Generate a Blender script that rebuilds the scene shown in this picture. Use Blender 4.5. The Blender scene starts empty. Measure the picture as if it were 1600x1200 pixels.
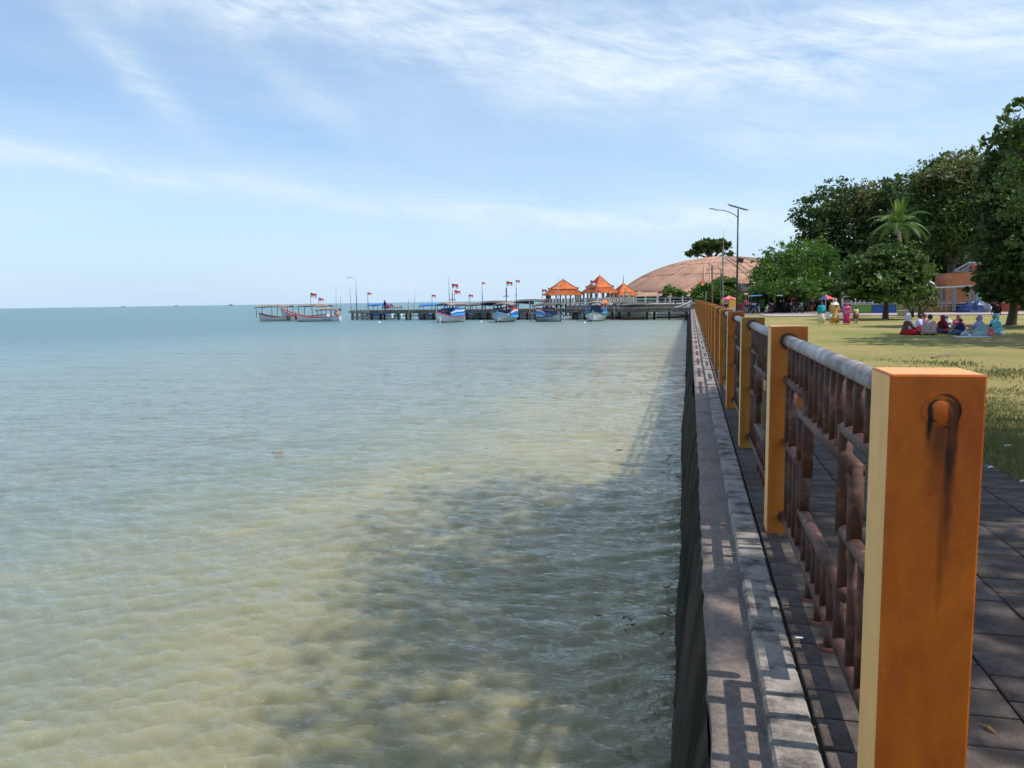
import bpy, bmesh, math, random
import numpy as np
from mathutils import Vector, Matrix

S = bpy.context.scene
COL = S.collection
PI = math.pi

# ------------------------------------------------------------------ camera
EYE = 1.6
F_PX, PITCH, YAW, ROLL = 1178.79, 0.11022, 0.23353, -0.01518     # fitted to the railing posts and the sea horizon
Fw = Vector((-math.sin(YAW)*math.cos(PITCH), math.cos(YAW)*math.cos(PITCH), -math.sin(PITCH)))
R0 = Vector((math.cos(YAW), math.sin(YAW), 0))
U0 = R0.cross(Fw)
Rw = R0*math.cos(ROLL) + U0*math.sin(ROLL)
Uw = -R0*math.sin(ROLL) + U0*math.cos(ROLL)
cd = bpy.data.cameras.new('camera')
cam = bpy.data.objects.new('camera', cd)
COL.objects.link(cam)
cam.matrix_world = Matrix(((Rw.x, Uw.x, -Fw.x, 0), (Rw.y, Uw.y, -Fw.y, 0), (Rw.z, Uw.z, -Fw.z, EYE), (0, 0, 0, 1)))
cd.sensor_width = 36; cd.lens = F_PX/1600*36
cd.clip_start = 0.05; cd.clip_end = 20000
S.camera = cam

# ------------------------------------------------------------------ light
SUN_EL, SUN_AZ = 58.0, 91.0            # azimuth clockwise from +Y: the sun stands to the right, square to the sea wall
SKY_STRENGTH, SUN_STRENGTH, EXPOSURE = 0.15, 4.6, 0.10
W = bpy.data.worlds.new('World'); S.world = W; W.use_nodes = True
sl = bpy.data.lights.new('sun', 'SUN'); sl.energy = SUN_STRENGTH; sl.angle = math.radians(0.55); sl.color = (1.0, 0.94, 0.85)
so = bpy.data.objects.new('sun', sl); COL.objects.link(so)
sd = Vector((math.sin(math.radians(SUN_AZ))*math.cos(math.radians(SUN_EL)), math.cos(math.radians(SUN_AZ))*math.cos(math.radians(SUN_EL)), math.sin(math.radians(SUN_EL))))
so.rotation_euler = sd.to_track_quat('Z', 'Y').to_euler(); so.location = (30, 0, 60)
S.view_settings.view_transform = 'Standard'; S.view_settings.look = 'None'
S.view_settings.exposure = EXPOSURE; S.view_settings.gamma = 1; S.view_settings.use_curve_mapping = False

def world_sky():
    nt = W.node_tree; nt.nodes.clear()
    N = nt.nodes.new; L = nt.links.new
    out = N('ShaderNodeOutputWorld'); bg = N('ShaderNodeBackground'); bg.inputs['Strength'].default_value = SKY_STRENGTH
    sky = N('ShaderNodeTexSky'); sky.sky_type = 'NISHITA'; sky.sun_disc = False
    sky.sun_elevation = math.radians(SUN_EL); sky.sun_rotation = math.radians(SUN_AZ)
    sky.air_density = 1.0; sky.dust_density = 0.6; sky.ozone_density = 2.0
    tc = N('ShaderNodeTexCoord'); sp = N('ShaderNodeSeparateXYZ'); L(tc.outputs['Generated'], sp.inputs[0])
    def m(op, a, b=None, c=None, clamp=False):
        n = N('ShaderNodeMath'); n.operation = op; n.use_clamp = clamp
        for i, v in enumerate((a, b, c)):
            if v is None: continue
            if hasattr(v, 'is_linked') or isinstance(v, bpy.types.NodeSocket): L(v, n.inputs[i])
            else: n.inputs[i].default_value = v
        return n.outputs[0]
    x, y, z = sp.outputs
    az = m('MULTIPLY', m('ARCTAN2', x, y), 57.2958)          # degrees, 0 along the wall, + to the right
    el = m('MULTIPLY', m('ARCSINE', z), 57.2958)
    # noise in a flattened (azimuth, elevation) space, tilted so the streaks run down to the right
    def streak(sx, sy, tilt, scale, detail, rough, dist, seed):
        cb = N('ShaderNodeCombineXYZ')
        L(m('MULTIPLY', az, sx), cb.inputs[0])
        L(m('MULTIPLY', m('ADD', el, m('MULTIPLY', az, tilt)), sy), cb.inputs[1]); cb.inputs[2].default_value = seed
        n = N('ShaderNodeTexNoise'); n.inputs['Scale'].default_value = scale; n.inputs['Detail'].default_value = detail
        n.inputs['Roughness'].default_value = rough; n.inputs['Distortion'].default_value = dist
        L(cb.outputs[0], n.inputs['Vector']); return n.outputs['Fac']
    fine = streak(.045, .28, .10, 1.6, 9, .62, .6, 3.1)
    wisp = streak(.12, .42, .22, 1.6, 11, .68, 1.3, 9.4)
    veil = streak(.02, .09, .05, 1.2, 5, .55, .4, 5.7)
    edge = streak(.10, .16, .20, 1.1, 8, .62, .8, 7.7)
    def band(c0, slope, curve, sig, amp, lo=None, hi=None):
        # gaussian band in elevation: centre c0 + slope*az + curve*az^2, wobbling with the edge noise
        c = m('ADD', m('MULTIPLY', az, slope), c0)
        if curve: c = m('ADD', c, m('MULTIPLY', m('MULTIPLY', az, az), curve))
        d = m('DIVIDE', m('ADD', m('SUBTRACT', el, c), m('MULTIPLY', m('SUBTRACT', edge, .5), max(sig*1.9, 3.2))), sig)
        g = m('MULTIPLY', m('POWER', 2.71828, m('MULTIPLY', m('MULTIPLY', d, d), -1)), amp)
        if lo is not None: g = m('MULTIPLY', g, m('MULTIPLY_ADD', m('SUBTRACT', az, lo), .16, .35, True))
        if hi is not None: g = m('MULTIPLY', g, m('MULTIPLY_ADD', m('SUBTRACT', hi, az), .16, .35, True))
        return g
    def tot(*a):
        r = a[0]
        for q in a[1:]: r = m('ADD', r, q)
        return r
    A = band(16.8, -.08, .0018, 2.7, .88)
    A2 = band(15.0, .0, -.001, 2.6, .18, lo=-14)
    B = band(5.45, -.088, 0, .85, .55)
    B2 = band(6.0, .01, 0, 1.4, .32, lo=-18)
    C = band(-16.1, -.80, 0, 1.2, .62, lo=-42, hi=-35)
    D = band(-1.7, -.57, 0, 1.2, .5, lo=-31, hi=-25)
    E_ = band(11.5, -.10, 0, 1.6, .35, lo=0)
    G = band(28, 0, 0, 8, .35)
    bands = tot(A, A2, B, B2, C, D, E_, G)
    tex = m('MULTIPLY_ADD', fine, .95, m('MULTIPLY', wisp, .75))
    mask = m('MULTIPLY', bands, m('MULTIPLY_ADD', m('SUBTRACT', tex, .55), 2.1, 0.05, True))
    veilm = m('MULTIPLY', m('MULTIPLY_ADD', m('SUBTRACT', veil, .34), 2.2, 0, True), .48)
    haze = m('MULTIPLY', m('POWER', 2.71828, m('MULTIPLY', m('ABSOLUTE', el), -.13)), .85)
    base = m('ADD', .10, haze)
    # clouds
    tot_m = m('ADD', m('MULTIPLY', mask, .95), veilm, None, True)
    mix0 = N('ShaderNodeMix'); mix0.data_type = 'RGBA'; L(base, mix0.inputs['Factor']); 
    hue = N('ShaderNodeMix'); hue.data_type = 'RGBA'; hue.blend_type = 'MULTIPLY'; hue.inputs['Factor'].default_value = 1
    L(sky.outputs[0], hue.inputs['A']); hue.inputs['B'].default_value = (.87, 1.03, 1.12, 1)
    L(hue.outputs['Result'], mix0.inputs['A']); mix0.inputs['B'].default_value = (3.55, 4.65, 6.1, 1)
    mix1 = N('ShaderNodeMix'); mix1.data_type = 'RGBA'; L(tot_m, mix1.inputs['Factor'])
    L(mix0.outputs['Result'], mix1.inputs['A']); mix1.inputs['B'].default_value = (5.0, 5.8, 6.5, 1)
    L(mix1.outputs['Result'], bg.inputs['Color']); L(bg.outputs[0], out.inputs['Surface'])
world_sky()

# ------------------------------------------------------------------ helpers
def at(u, v, Y=None, z=None):
    """where the sight line of photo pixel (u, v) meets the plane y=Y or the level z"""
    d = Rw*((u-800)/F_PX) + Uw*((600-v)/F_PX) + Fw
    t = Y/d.y if Y is not None else (z-EYE)/d.z
    return Vector((0, 0, EYE)) + d*t
ORG = {}
class MB:
    def __init__(s): s.v = []; s.f = []; s.m = []
    def add(s, vs, fs, mi=0):
        b = len(s.v); s.v += [tuple(p) for p in vs]
        s.f += [tuple(i+b for i in f) for f in fs]; s.m += [mi]*len(fs); return s
    def box(s, c, d, rz=0, mi=0, rx=0, ry=0):
        Mx = Matrix.Rotation(rz, 3, 'Z') @ Matrix.Rotation(ry, 3, 'Y') @ Matrix.Rotation(rx, 3, 'X'); c = Vector(c)
        vs = [c + Mx @ Vector((sx*d[0]/2, sy*d[1]/2, sz*d[2]/2)) for sx in (-1, 1) for sy in (-1, 1) for sz in (-1, 1)]
        return s.add(vs, [(0,1,3,2),(4,6,7,5),(0,4,5,1),(2,3,7,6),(0,2,6,4),(1,5,7,3)], mi)
    def tube(s, pts, r, n=8, mi=0, cap=True):
        pts = [Vector(p) for p in pts]; k = len(pts)
        rs = r if isinstance(r, (list, tuple)) else [r]*k
        rings = []; up = None
        for i, p in enumerate(pts):
            t = (pts[min(i+1, k-1)] - pts[max(i-1, 0)]).normalized()
            if up is None: up = Vector((0, 0, 1)) if abs(t.z) < .9 else Vector((1, 0, 0))
            a = t.cross(up).normalized(); up = a.cross(t).normalized()
            rings.append([p + (a*math.cos(2*PI*j/n) + up*math.sin(2*PI*j/n))*rs[i] for j in range(n)])
        return s.loft(rings, mi, cap)
    def loft(s, rings, mi=0, cap=True, closed=True):
        n = len(rings[0]); vs = [p for r in rings for p in r]; fs = []
        for i in range(len(rings)-1):
            for j in range(n if closed else n-1):
                a = i*n+j; b = i*n+(j+1) % n; fs.append((a, b, b+n, a+n))
        if cap: fs.append(tuple(range(n-1, -1, -1))); fs.append(tuple((len(rings)-1)*n + j for j in range(n)))
        return s.add(vs, fs, mi)
    def ell(s, c, r, n=10, k=6, mi=0, e=None):
        rings = []
        for i in range(k+1):
            a = -PI/2 + PI*i/k; rr = max(math.cos(a), .02)
            rings.append([(c[0]+r[0]*rr*math.cos(2*PI*j/n), c[1]+r[1]*rr*math.sin(2*PI*j/n), c[2]+r[2]*math.sin(a)) for j in range(n)])
        return s.loft(rings, mi)
    def rings(s, spec, n=12, mi=0, cap=True):   # spec: (x, y, z, rx, ry)
        return s.loft([[(x+rx*math.cos(2*PI*j/n), y+ry*math.sin(2*PI*j/n), z) for j in range(n)] for x, y, z, rx, ry in spec], mi, cap)
    def quad(s, a, b, c, d, mi=0): return s.add([a, b, c, d], [(0, 1, 2, 3)], mi)
    def build(s, name, mats, parent=None, smooth=False, bevel=0, loc=None):
        me = bpy.data.meshes.new(name)
        o = bpy.data.objects.new(name, me)
        off = Vector((0, 0, 0))
        if parent is not None: off = ORG.get(parent.name, Vector((0, 0, 0))); o.parent = parent; ORG[o.name] = off
        elif loc is not None: off = Vector(loc); o.location = off; ORG[o.name] = off
        me.from_pydata([(p[0]-off.x, p[1]-off.y, p[2]-off.z) for p in s.v], [], s.f)
        mats = mats if isinstance(mats, (list, tuple)) else [mats]
        for q in mats: me.materials.append(q)
        if len(mats) > 1: me.polygons.foreach_set('material_index', s.m)
        if smooth: me.polygons.foreach_set('use_smooth', [True]*len(me.polygons))
        me.update()
        COL.objects.link(o)
        if bevel:
            b = o.modifiers.new('bevel', 'BEVEL'); b.width = bevel; b.segments = 2; b.limit_method = 'ANGLE'
        return o
def tag(o, label=None, cat=None, group=None, kind=None):
    if label: o['label'] = label
    if cat: o['category'] = cat
    if group: o['group'] = group
    if kind: o['kind'] = kind
    return o
def thing(name, label, cat, loc=(0, 0, 0), group=None):
    o = bpy.data.objects.new(name, None); COL.objects.link(o); o.location = loc; o.empty_display_size = .2
    ORG[o.name] = Vector(loc); return tag(o, label, cat, group)
def copy_tree(o, loc=None, rz=None, label=None, parent=None):
    c = o.copy(); COL.objects.link(c)
    if parent is not None: c.parent = parent
    if loc is not None: c.location = loc
    if rz is not None: c.rotation_euler = (0, 0, rz)
    if label: c['label'] = label
    for ch in list(o.children): copy_tree(ch, parent=c)
    return c
def arr_obj(name, V, Fq, mat, parent=None, n=4, loc=(0,0,0)):
    """numpy mesh: V (k,3), Fq (m,n)"""
    me = bpy.data.meshes.new(name); off = np.array(loc, float)
    if parent is not None: off = np.array(ORG.get(parent.name, Vector((0,0,0))))
    V = (V - off).astype(np.float32)
    me.vertices.add(len(V)); me.vertices.foreach_set('co', V.ravel())
    me.loops.add(Fq.size); me.loops.foreach_set('vertex_index', Fq.ravel().astype(np.int32))
    me.polygons.add(len(Fq)); me.polygons.foreach_set('loop_start', np.arange(0, Fq.size, n, dtype=np.int32))
    me.update(calc_edges=True); me.materials.append(mat)
    o = bpy.data.objects.new(name, me)
    if parent is not None: o.parent = parent; ORG[o.name] = Vector(off)
    else: o.location = loc; ORG[o.name] = Vector(loc)
    COL.objects.link(o); return o

# ------------------------------------------------------------------ materials
MC = {}
def mat(name, c, rough=.7, var=.25, scale=3.0, bump=0, bscale=None, metal=0, c2=None, spec=.5, detail=6, c2scale=None, c2lo=.5, c2hi=.62, stretch=(1,1,1)):
    """base colour with mottled value variation, an optional second colour in patches, fine bump"""
    if name in MC: return MC[name]
    m = bpy.data.materials.new(name); m.use_nodes = True; MC[name] = m
    nt = m.node_tree; N = nt.nodes.new; L = nt.links.new; b = nt.nodes['Principled BSDF']
    b.inputs['Roughness'].default_value = rough; b.inputs['Metallic'].default_value = metal; b.inputs['Specular IOR Level'].default_value = spec
    tc = N('ShaderNodeTexCoord'); mp = N('ShaderNodeMapping'); mp.inputs['Scale'].default_value = stretch; L(tc.outputs['Object'], mp.inputs[0])
    n = N('ShaderNodeTexNoise'); n.inputs['Scale'].default_value = scale; n.inputs['Detail'].default_value = detail; n.inputs['Roughness'].default_value = .65
    L(mp.outputs[0], n.inputs['Vector'])
    r = N('ShaderNodeMapRange'); r.inputs[1].default_value = .3; r.inputs[2].default_value = .7; r.inputs[3].default_value = 1-var; r.inputs[4].default_value = 1+var*.7
    L(n.outputs[0], r.inputs[0])
    col = N('ShaderNodeMix'); col.data_type = 'RGBA'; col.inputs['A'].default_value = (*c, 1); col.inputs['B'].default_value = (*(c2 or c), 1); col.inputs['Factor'].default_value = 0
    if c2:
        n2 = N('ShaderNodeTexNoise'); n2.inputs['Scale'].default_value = c2scale or scale*.5; n2.inputs['Detail'].default_value = 7; n2.inputs['Roughness'].default_value = .7
        L(mp.outputs[0], n2.inputs['Vector'])
        r2 = N('ShaderNodeMapRange'); r2.inputs[1].default_value = c2lo; r2.inputs[2].default_value = c2hi; L(n2.outputs[0], r2.inputs[0]); L(r2.outputs[0], col.inputs['Factor'])
    mu = N('ShaderNodeVectorMath'); mu.operation = 'SCALE'; L(col.outputs['Result'], mu.inputs[0]); L(r.outputs[0], mu.inputs['Scale'])
    L(mu.outputs[0], b.inputs['Base Color'])
    if bump:
        n3 = N('ShaderNodeTexNoise'); n3.inputs['Scale'].default_value = bscale or scale*6; n3.inputs['Detail'].default_value = 5; n3.inputs['Roughness'].default_value = .7
        L(mp.outputs[0], n3.inputs['Vector'])
        bp = N('ShaderNodeBump'); bp.inputs['Strength'].default_value = bump; bp.inputs['Distance'].default_value = .02; L(n3.outputs[0], bp.inputs['Height']); L(bp.outputs[0], b.inputs['Normal'])
    return m
def paint(name, c, rough=.5, var=.12, scale=2.5): return mat(name, c, rough, var, scale)
def cloth(name, c, c2=None, s2=14): return mat(name, c, .85, .18, 5, spec=.2, c2=c2, c2scale=s2, c2lo=.48, c2hi=.56)
def leafmat(name, c, c2, trans=.35):
    m = bpy.data.materials.new(name); m.use_nodes = True
    nt = m.node_tree; N = nt.nodes.new; L = nt.links.new; nt.nodes.clear()
    out = N('ShaderNodeOutputMaterial'); d = N('ShaderNodeBsdfPrincipled'); t = N('ShaderNodeBsdfTranslucent'); mx = N('ShaderNodeMixShader'); mx.inputs[0].default_value = trans
    d.inputs['Roughness'].default_value = .5; d.inputs['Specular IOR Level'].default_value = .35
    g = N('ShaderNodeNewGeometry'); n = N('ShaderNodeTexNoise'); n.inputs['Scale'].default_value = .45; n.inputs['Detail'].default_value = 3
    L(g.outputs['Position'], n.inputs['Vector'])
    w = N('ShaderNodeTexWhiteNoise'); L(g.outputs['Random Per Island'], w.inputs['Vector'])
    a = N('ShaderNodeMath'); a.operation = 'MULTIPLY_ADD'; L(w.outputs['Value'], a.inputs[0]); a.inputs[1].default_value = .34; 
    r = N('ShaderNodeMapRange'); r.inputs[1].default_value = .35; r.inputs[2].default_value = .68; r.inputs[3].default_value = -.1; r.inputs[4].default_value = .65; L(n.outputs[0], r.inputs[0]); L(r.outputs[0], a.inputs[2])
    a.use_clamp = True
    c_ = N('ShaderNodeMix'); c_.data_type = 'RGBA'; L(a.outputs[0], c_.inputs['Factor']); c_.inputs['A'].default_value = (*c, 1); c_.inputs['B'].default_value = (*c2, 1)
    L(c_.outputs['Result'], d.inputs['Base Color']); L(c_.outputs['Result'], t.inputs['Color'])
    L(d.outputs[0], mx.inputs[1]); L(t.outputs[0], mx.inputs[2]); L(mx.outputs[0], out.inputs[0]); return m

WL = -1.55          # level of the sea below the promenade
random.seed(7); rng = np.random.default_rng(11)

# ================================================================== SEA
def sea():
    m = bpy.data.materials.new('sea_water'); m.use_nodes = True
    nt = m.node_tree; N = nt.nodes.new; L = nt.links.new; b = nt.nodes['Principled BSDF']
    b.inputs['IOR'].default_value = 1.33; b.inputs['Specular IOR Level'].default_value = .5
    g = N('ShaderNodeNewGeometry'); sp = N('ShaderNodeSeparateXYZ'); L(g.outputs['Position'], sp.inputs[0])
    def mr(s, a, b_, c, d, smooth=True):
        r = N('ShaderNodeMapRange'); r.inputs[1].default_value = a; r.inputs[2].default_value = b_; r.inputs[3].default_value = c; r.inputs[4].default_value = d
        if smooth: r.interpolation_type = 'SMOOTHSTEP'
        L(s, r.inputs[0]); return r.outputs[0]
    def mth(op, a, b_=None):
        n = N('ShaderNodeMath'); n.operation = op
        for i, v in enumerate((a, b_)):
            if v is None: continue
            if isinstance(v, bpy.types.NodeSocket): L(v, n.inputs[i])
            else: n.inputs[i].default_value = v
        return n.outputs[0]
    nz = N('ShaderNodeTexNoise'); nz.inputs['Scale'].default_value = .16; nz.inputs['Detail'].default_value = 4; nz.inputs['Distortion'].default_value = .6
    L(g.outputs['Position'], nz.inputs['Vector'])
    # water deepens away from the wall: sandy shoal close in, teal further out
    dist = mth('ADD', mth('MULTIPLY', sp.outputs[0], -1.0), mth('MULTIPLY', sp.outputs[1], .07))
    dist = mth('ADD', dist, mth('MULTIPLY', mth('SUBTRACT', nz.outputs[0], .5), 6))
    f1 = mr(dist, 1, 11, 0, 1)
    f2 = mr(dist, 8, 60, 0, 1)
    def mix(f, a, b_):
        x = N('ShaderNodeMix'); x.data_type = 'RGBA'
        for k, v in (('Factor', f), ('A', a), ('B', b_)):
            if isinstance(v, bpy.types.NodeSocket): L(v, x.inputs[k])
            else: x.inputs[k].default_value = (*v, 1) if isinstance(v, tuple) else v
        return x.outputs['Result']
    c = mix(f1, (.262, .240, .128), (.158, .198, .168))
    c = mix(f2, c, (.088, .175, .195))
    n2 = N('ShaderNodeTexNoise'); n2.inputs['Scale'].default_value = .32; n2.inputs['Detail'].default_value = 5; n2.inputs['Distortion'].default_value = .8
    L(g.outputs['Position'], n2.inputs['Vector'])
    pat = mth('MULTIPLY', mr(n2.outputs[0], .42, .72, 0, .55), mr(dist, 2, 16, 1, 0))
    c = mix(pat, c, (.315, .285, .155))
    # darker weed and ripples of the bottom
    n4 = N('ShaderNodeTexNoise'); n4.inputs['Scale'].default_value = .9; n4.inputs['Detail'].default_value = 4; L(g.outputs['Position'], n4.inputs['Vector'])
    c = mix(mth('MULTIPLY', mr(n4.outputs[0], .5, .75, 0, .14), mr(dist, 0, 20, 1, 0)), c, (.10, .12, .075))
    L(c, b.inputs['Base Color'])
    b.inputs['Subsurface Weight'].default_value = .9; b.inputs['Subsurface Radius'].default_value = (1.0, 1.0, .8); b.inputs['Subsurface Scale'].default_value = 1.3
    far_ = N('ShaderNodeCameraData'); fr = mr(far_.outputs['View Distance'], 10, 110, .05, .33); L(fr, b.inputs['Roughness'])
    L(mr(far_.outputs['View Distance'], 20, 160, .85, .32), b.inputs['Specular IOR Level'])
    # far ripples live in the bump only
    mp = N('ShaderNodeMapping'); mp.inputs['Rotation'].default_value = (0, 0, math.radians(-12)); mp.inputs['Scale'].default_value = (1, 2.4, 1)
    L(g.outputs['Position'], mp.inputs[0])
    w1 = N('ShaderNodeTexNoise'); w1.inputs['Scale'].default_value = .8; w1.inputs['Detail'].default_value = 6; w1.inputs['Roughness'].default_value = .62; w1.inputs['Distortion'].default_value = .4
    L(mp.outputs[0], w1.inputs['Vector'])
    w2 = N('ShaderNodeTexNoise'); w2.inputs['Scale'].default_value = 4.5; w2.inputs['Detail'].default_value = 4; w2.inputs['Roughness'].default_value = .6; w2.inputs['Distortion'].default_value = .9
    L(mp.outputs[0], w2.inputs['Vector'])
    cdn = N('ShaderNodeCameraData')
    b1 = N('ShaderNodeBump'); b1.inputs['Distance'].default_value = .30; b1.inputs['Strength'].default_value = .75; L(w1.outputs[0], b1.inputs['Height'])
    b2 = N('ShaderNodeBump'); b2.inputs['Distance'].default_value = .02; b2.inputs['Strength'].default_value = .55; L(w2.outputs[0], b2.inputs['Height']); L(b1.outputs[0], b2.inputs['Normal'])
    w3 = N('ShaderNodeTexNoise'); w3.inputs['Scale'].default_value = .30; w3.inputs['Detail'].default_value = 5; w3.inputs['Roughness'].default_value = .6; L(mp.outputs[0], w3.inputs['Vector'])
    b3 = N('ShaderNodeBump'); b3.inputs['Distance'].default_value = .8; L(w3.outputs[0], b3.inputs['Height']); L(mr(cdn.outputs['View Distance'], 15, 70, 0, .8), b3.inputs['Strength']); L(b2.outputs[0], b3.inputs['Normal'])
    L(b3.outputs[0], b.inputs['Normal'])
    # geometry: polar fan that thins out with distance, real waves close in
    R = np.concatenate([[0.3], 1.1*np.exp(np.linspace(0, math.log(60/1.1), 620)), 60*np.exp(np.linspace(0.012, math.log(9000/60), 150))])
    A = np.radians(np.concatenate([np.linspace(-150, -66, 60, endpoint=False), np.linspace(-66, 8, 560, endpoint=False), np.linspace(8, 75, 40)]))
    rr, aa = np.meshgrid(R, A, indexing='ij'); X = rr*np.sin(aa); Y = rr*np.cos(aa); Z = np.zeros_like(X)
    r2 = np.random.default_rng(5)
    wx = .30*np.sin(.5*X+.3*Y+1)+.12*np.sin(1.1*X-.9*Y); wy = .25*np.sin(.5*Y-.4*X+2)+.10*np.sin(1.2*X+.5*Y)
    Xw, Yw = X+wx, Y+wy
    for lam, amp, base, spread, k in ((2.6, .008, 100, 20, 5), (1.15, .0050, 104, 30, 8), (.58, .0036, 102, 40, 12), (.33, .0027, 98, 46, 12), (.19, .0013, 90, 70, 8)):
        fade = np.clip((lam*42 - rr)/(lam*22), 0, 1)
        for i in range(k):
            th = math.radians(base + r2.uniform(-spread, spread)); l = lam*r2.uniform(.75, 1.3); ph = r2.uniform(0, 6.28)
            q = np.sin(2*PI/l*(Xw*math.cos(th) + Yw*math.sin(th)) + ph)
            Z += fade*amp*1.25*(1-2*np.abs(q)**1.1 if lam < 1.3 else q)*r2.uniform(.5, 1)
    Z += WL
    V = np.stack([X, Y, Z], -1).reshape(-1, 3); na = len(A); i = np.arange(len(R)-1)[:, None]*na + np.arange(na-1)[None]
    Fq = np.stack([i, i+na, i+na+1, i+1], -1).reshape(-1, 4)[:, ::-1]
    o = arr_obj('sea', V, Fq, m); o.data.polygons.foreach_set('use_smooth', np.ones(len(Fq), bool)); tag(o, kind='structure')
sea()

# ================================================================== LAND
M_soil = mat('soil', (.20, .15, .10), .95, .3, .5)
def lawn_mat():
    m = bpy.data.materials.new('lawn_grass'); m.use_nodes = True; nt = m.node_tree; N = nt.nodes.new; L = nt.links.new; b = nt.nodes['Principled BSDF']
    b.inputs['Roughness'].default_value = .95; b.inputs['Specular IOR Level'].default_value = .1
    g = N('ShaderNodeNewGeometry'); 
    def nz(s, d, r=.6):
        n = N('ShaderNodeTexNoise'); n.inputs['Scale'].default_value = s; n.inputs['Detail'].default_value = d; n.inputs['Roughness'].default_value = r; L(g.outputs['Position'], n.inputs['Vector']); return n.outputs[0]
    def mix(f, a, c):
        x = N('ShaderNodeMix'); x.data_type = 'RGBA'; L(f, x.inputs['Factor'])
        for k, v in (('A', a), ('B', c)):
            if isinstance(v, tuple): x.inputs[k].default_value = (*v, 1)
            else: L(v, x.inputs[k])
        return x.outputs['Result']
    def mr(s, a, c): 
        r = N('ShaderNodeMapRange'); r.inputs[1].default_value = a; r.inputs[2].default_value = c; L(s, r.inputs[0]); return r.outputs[0]
    c = mix(mr(nz(.22, 6), .36, .60), (.185, .220, .060), (.355, .285, .120))
    c = mix(mr(nz(1.6, 8, .75), .42, .70), c, (.310, .240, .11))
    c = mix(mr(nz(9, 6, .8), .50, .78), c, (.085, .105, .03))
    c = mix(mr(nz(.55, 7, .7), .60, .70), c, (.34, .25, .17))
    L(c, b.inputs['Base Color'])
    bp = N('ShaderNodeBump'); bp.inputs['Strength'].default_value = .8; bp.inputs['Distance'].default_value = .05; L(nz(26, 6, .8), bp.inputs['Height']); L(bp.outputs[0], b.inputs['Normal'])
    return m
M_lawn = lawn_mat()
M_sand = mat('beach_sand', (.42, .36, .28), .95, .15, 1.5)
# earth body: one sheet of land reaching the horizon, its seaward edge hidden behind the sea wall and quay
lb = MB()
ring = [(.62, -60), (.62, 150), (-19, 153), (-30, 185), (-24, 260), (20, 420), (200, 1500), (1200, 5000), (6000, 5000), (6000, -60)]
k = len(ring)
lb.add([(x, y, -.09) for x, y in ring] + [(x, y, -3) for x, y in ring], [tuple(range(k))[::-1]] + [(i, (i+1) % k, k+(i+1) % k, k+i) for i in range(k)])
tag(lb.build('ground', M_soil), kind='structure')
gx = np.concatenate([np.linspace(2.72, 20, 90), np.linspace(20.5, 120, 40)]); gy = np.concatenate([np.linspace(-20, 6, 20), np.linspace(6.2, 40, 160), np.linspace(40.5, 78, 60)])
def drift(y): return .10*math.sin(y*.55)+.06*math.sin(y*1.7+1)
gX, gY = np.meshgrid(gx, gy); w_ = np.clip(1-(gX-2.72)/4, 0, 1)
gX2 = gX + w_*np.vectorize(drift)(gY); gZ = -.03 + .02*np.sin(gX*.7)*np.sin(gY*.45) + .008*np.sin(gX*3.1+gY*2.3) - .02*w_
V = np.stack([gX2, gY, gZ], -1).reshape(-1, 3); n_ = len(gx); i = np.arange(len(gy)-1)[:, None]*n_+np.arange(n_-1)
lawn = arr_obj('lawn', V, np.stack([i, i+1, i+n_+1, i+n_], -1).reshape(-1, 4), M_lawn); tag(lawn, kind='structure'); lawn.data.polygons.foreach_set('use_smooth', [True]*len(lawn.data.polygons))
# footpath across the far side of the lawn
M_path = mat('path_paving', (.33, .27, .26), .9, .15, 1.2, c2=(.42, .36, .30), c2scale=.6)
pb = MB(); p1, p2, p3, p4 = at(1165, 490.5, z=0), at(1640, 488, z=0), at(1640, 493.5, z=0), at(1165, 491.3, z=0)
pb.box(((6+70)/2, 67.3, -.02), (64, 7.5, .12), rz=0)
tag(pb.build('path', M_path), kind='structure')
ql = MB(); ql.box((40, 95, -.045), (78.2, 46, .09)); tag(ql.build('plaza', mat('plaza_ground', (.19, .16, .14), .9, .25, .4)), kind='structure')

# promenade: bedding sheet and laid pavers
def paver_mat():
    m = mat('paver_concrete', (.108, .083, .070), .9, .34, 9, bump=.7, bscale=90, spec=.25, c2=(.155, .125, .108), c2scale=2.2, c2lo=.45, c2hi=.65)
    nt = m.node_tree; b = nt.nodes['Principled BSDF']; oi = nt.nodes.new('ShaderNodeObjectInfo'); r = nt.nodes.new('ShaderNodeMapRange'); r.inputs[3].default_value = .78; r.inputs[4].default_value = 1.2
    nt.links.new(oi.outputs['Random'], r.inputs[0]); src = b.inputs['Base Color'].links[0].from_socket
    v = nt.nodes.new('ShaderNodeVectorMath'); v.operation = 'SCALE'; nt.links.new(src, v.inputs[0]); nt.links.new(r.outputs[0], v.inputs['Scale']); nt.links.new(v.outputs[0], b.inputs['Base Color']); return m
M_pav = paver_mat()
prom = MB(); prom.box((.47+1.15, 55, -.055), (2.30, 122, .03))
prom_o = tag(prom.build('promenade', mat('joint_sand', (.045, .04, .036), .95, .3, 8)), kind='structure')
PW, PL = .378, .216
pav_protos = []
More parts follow.
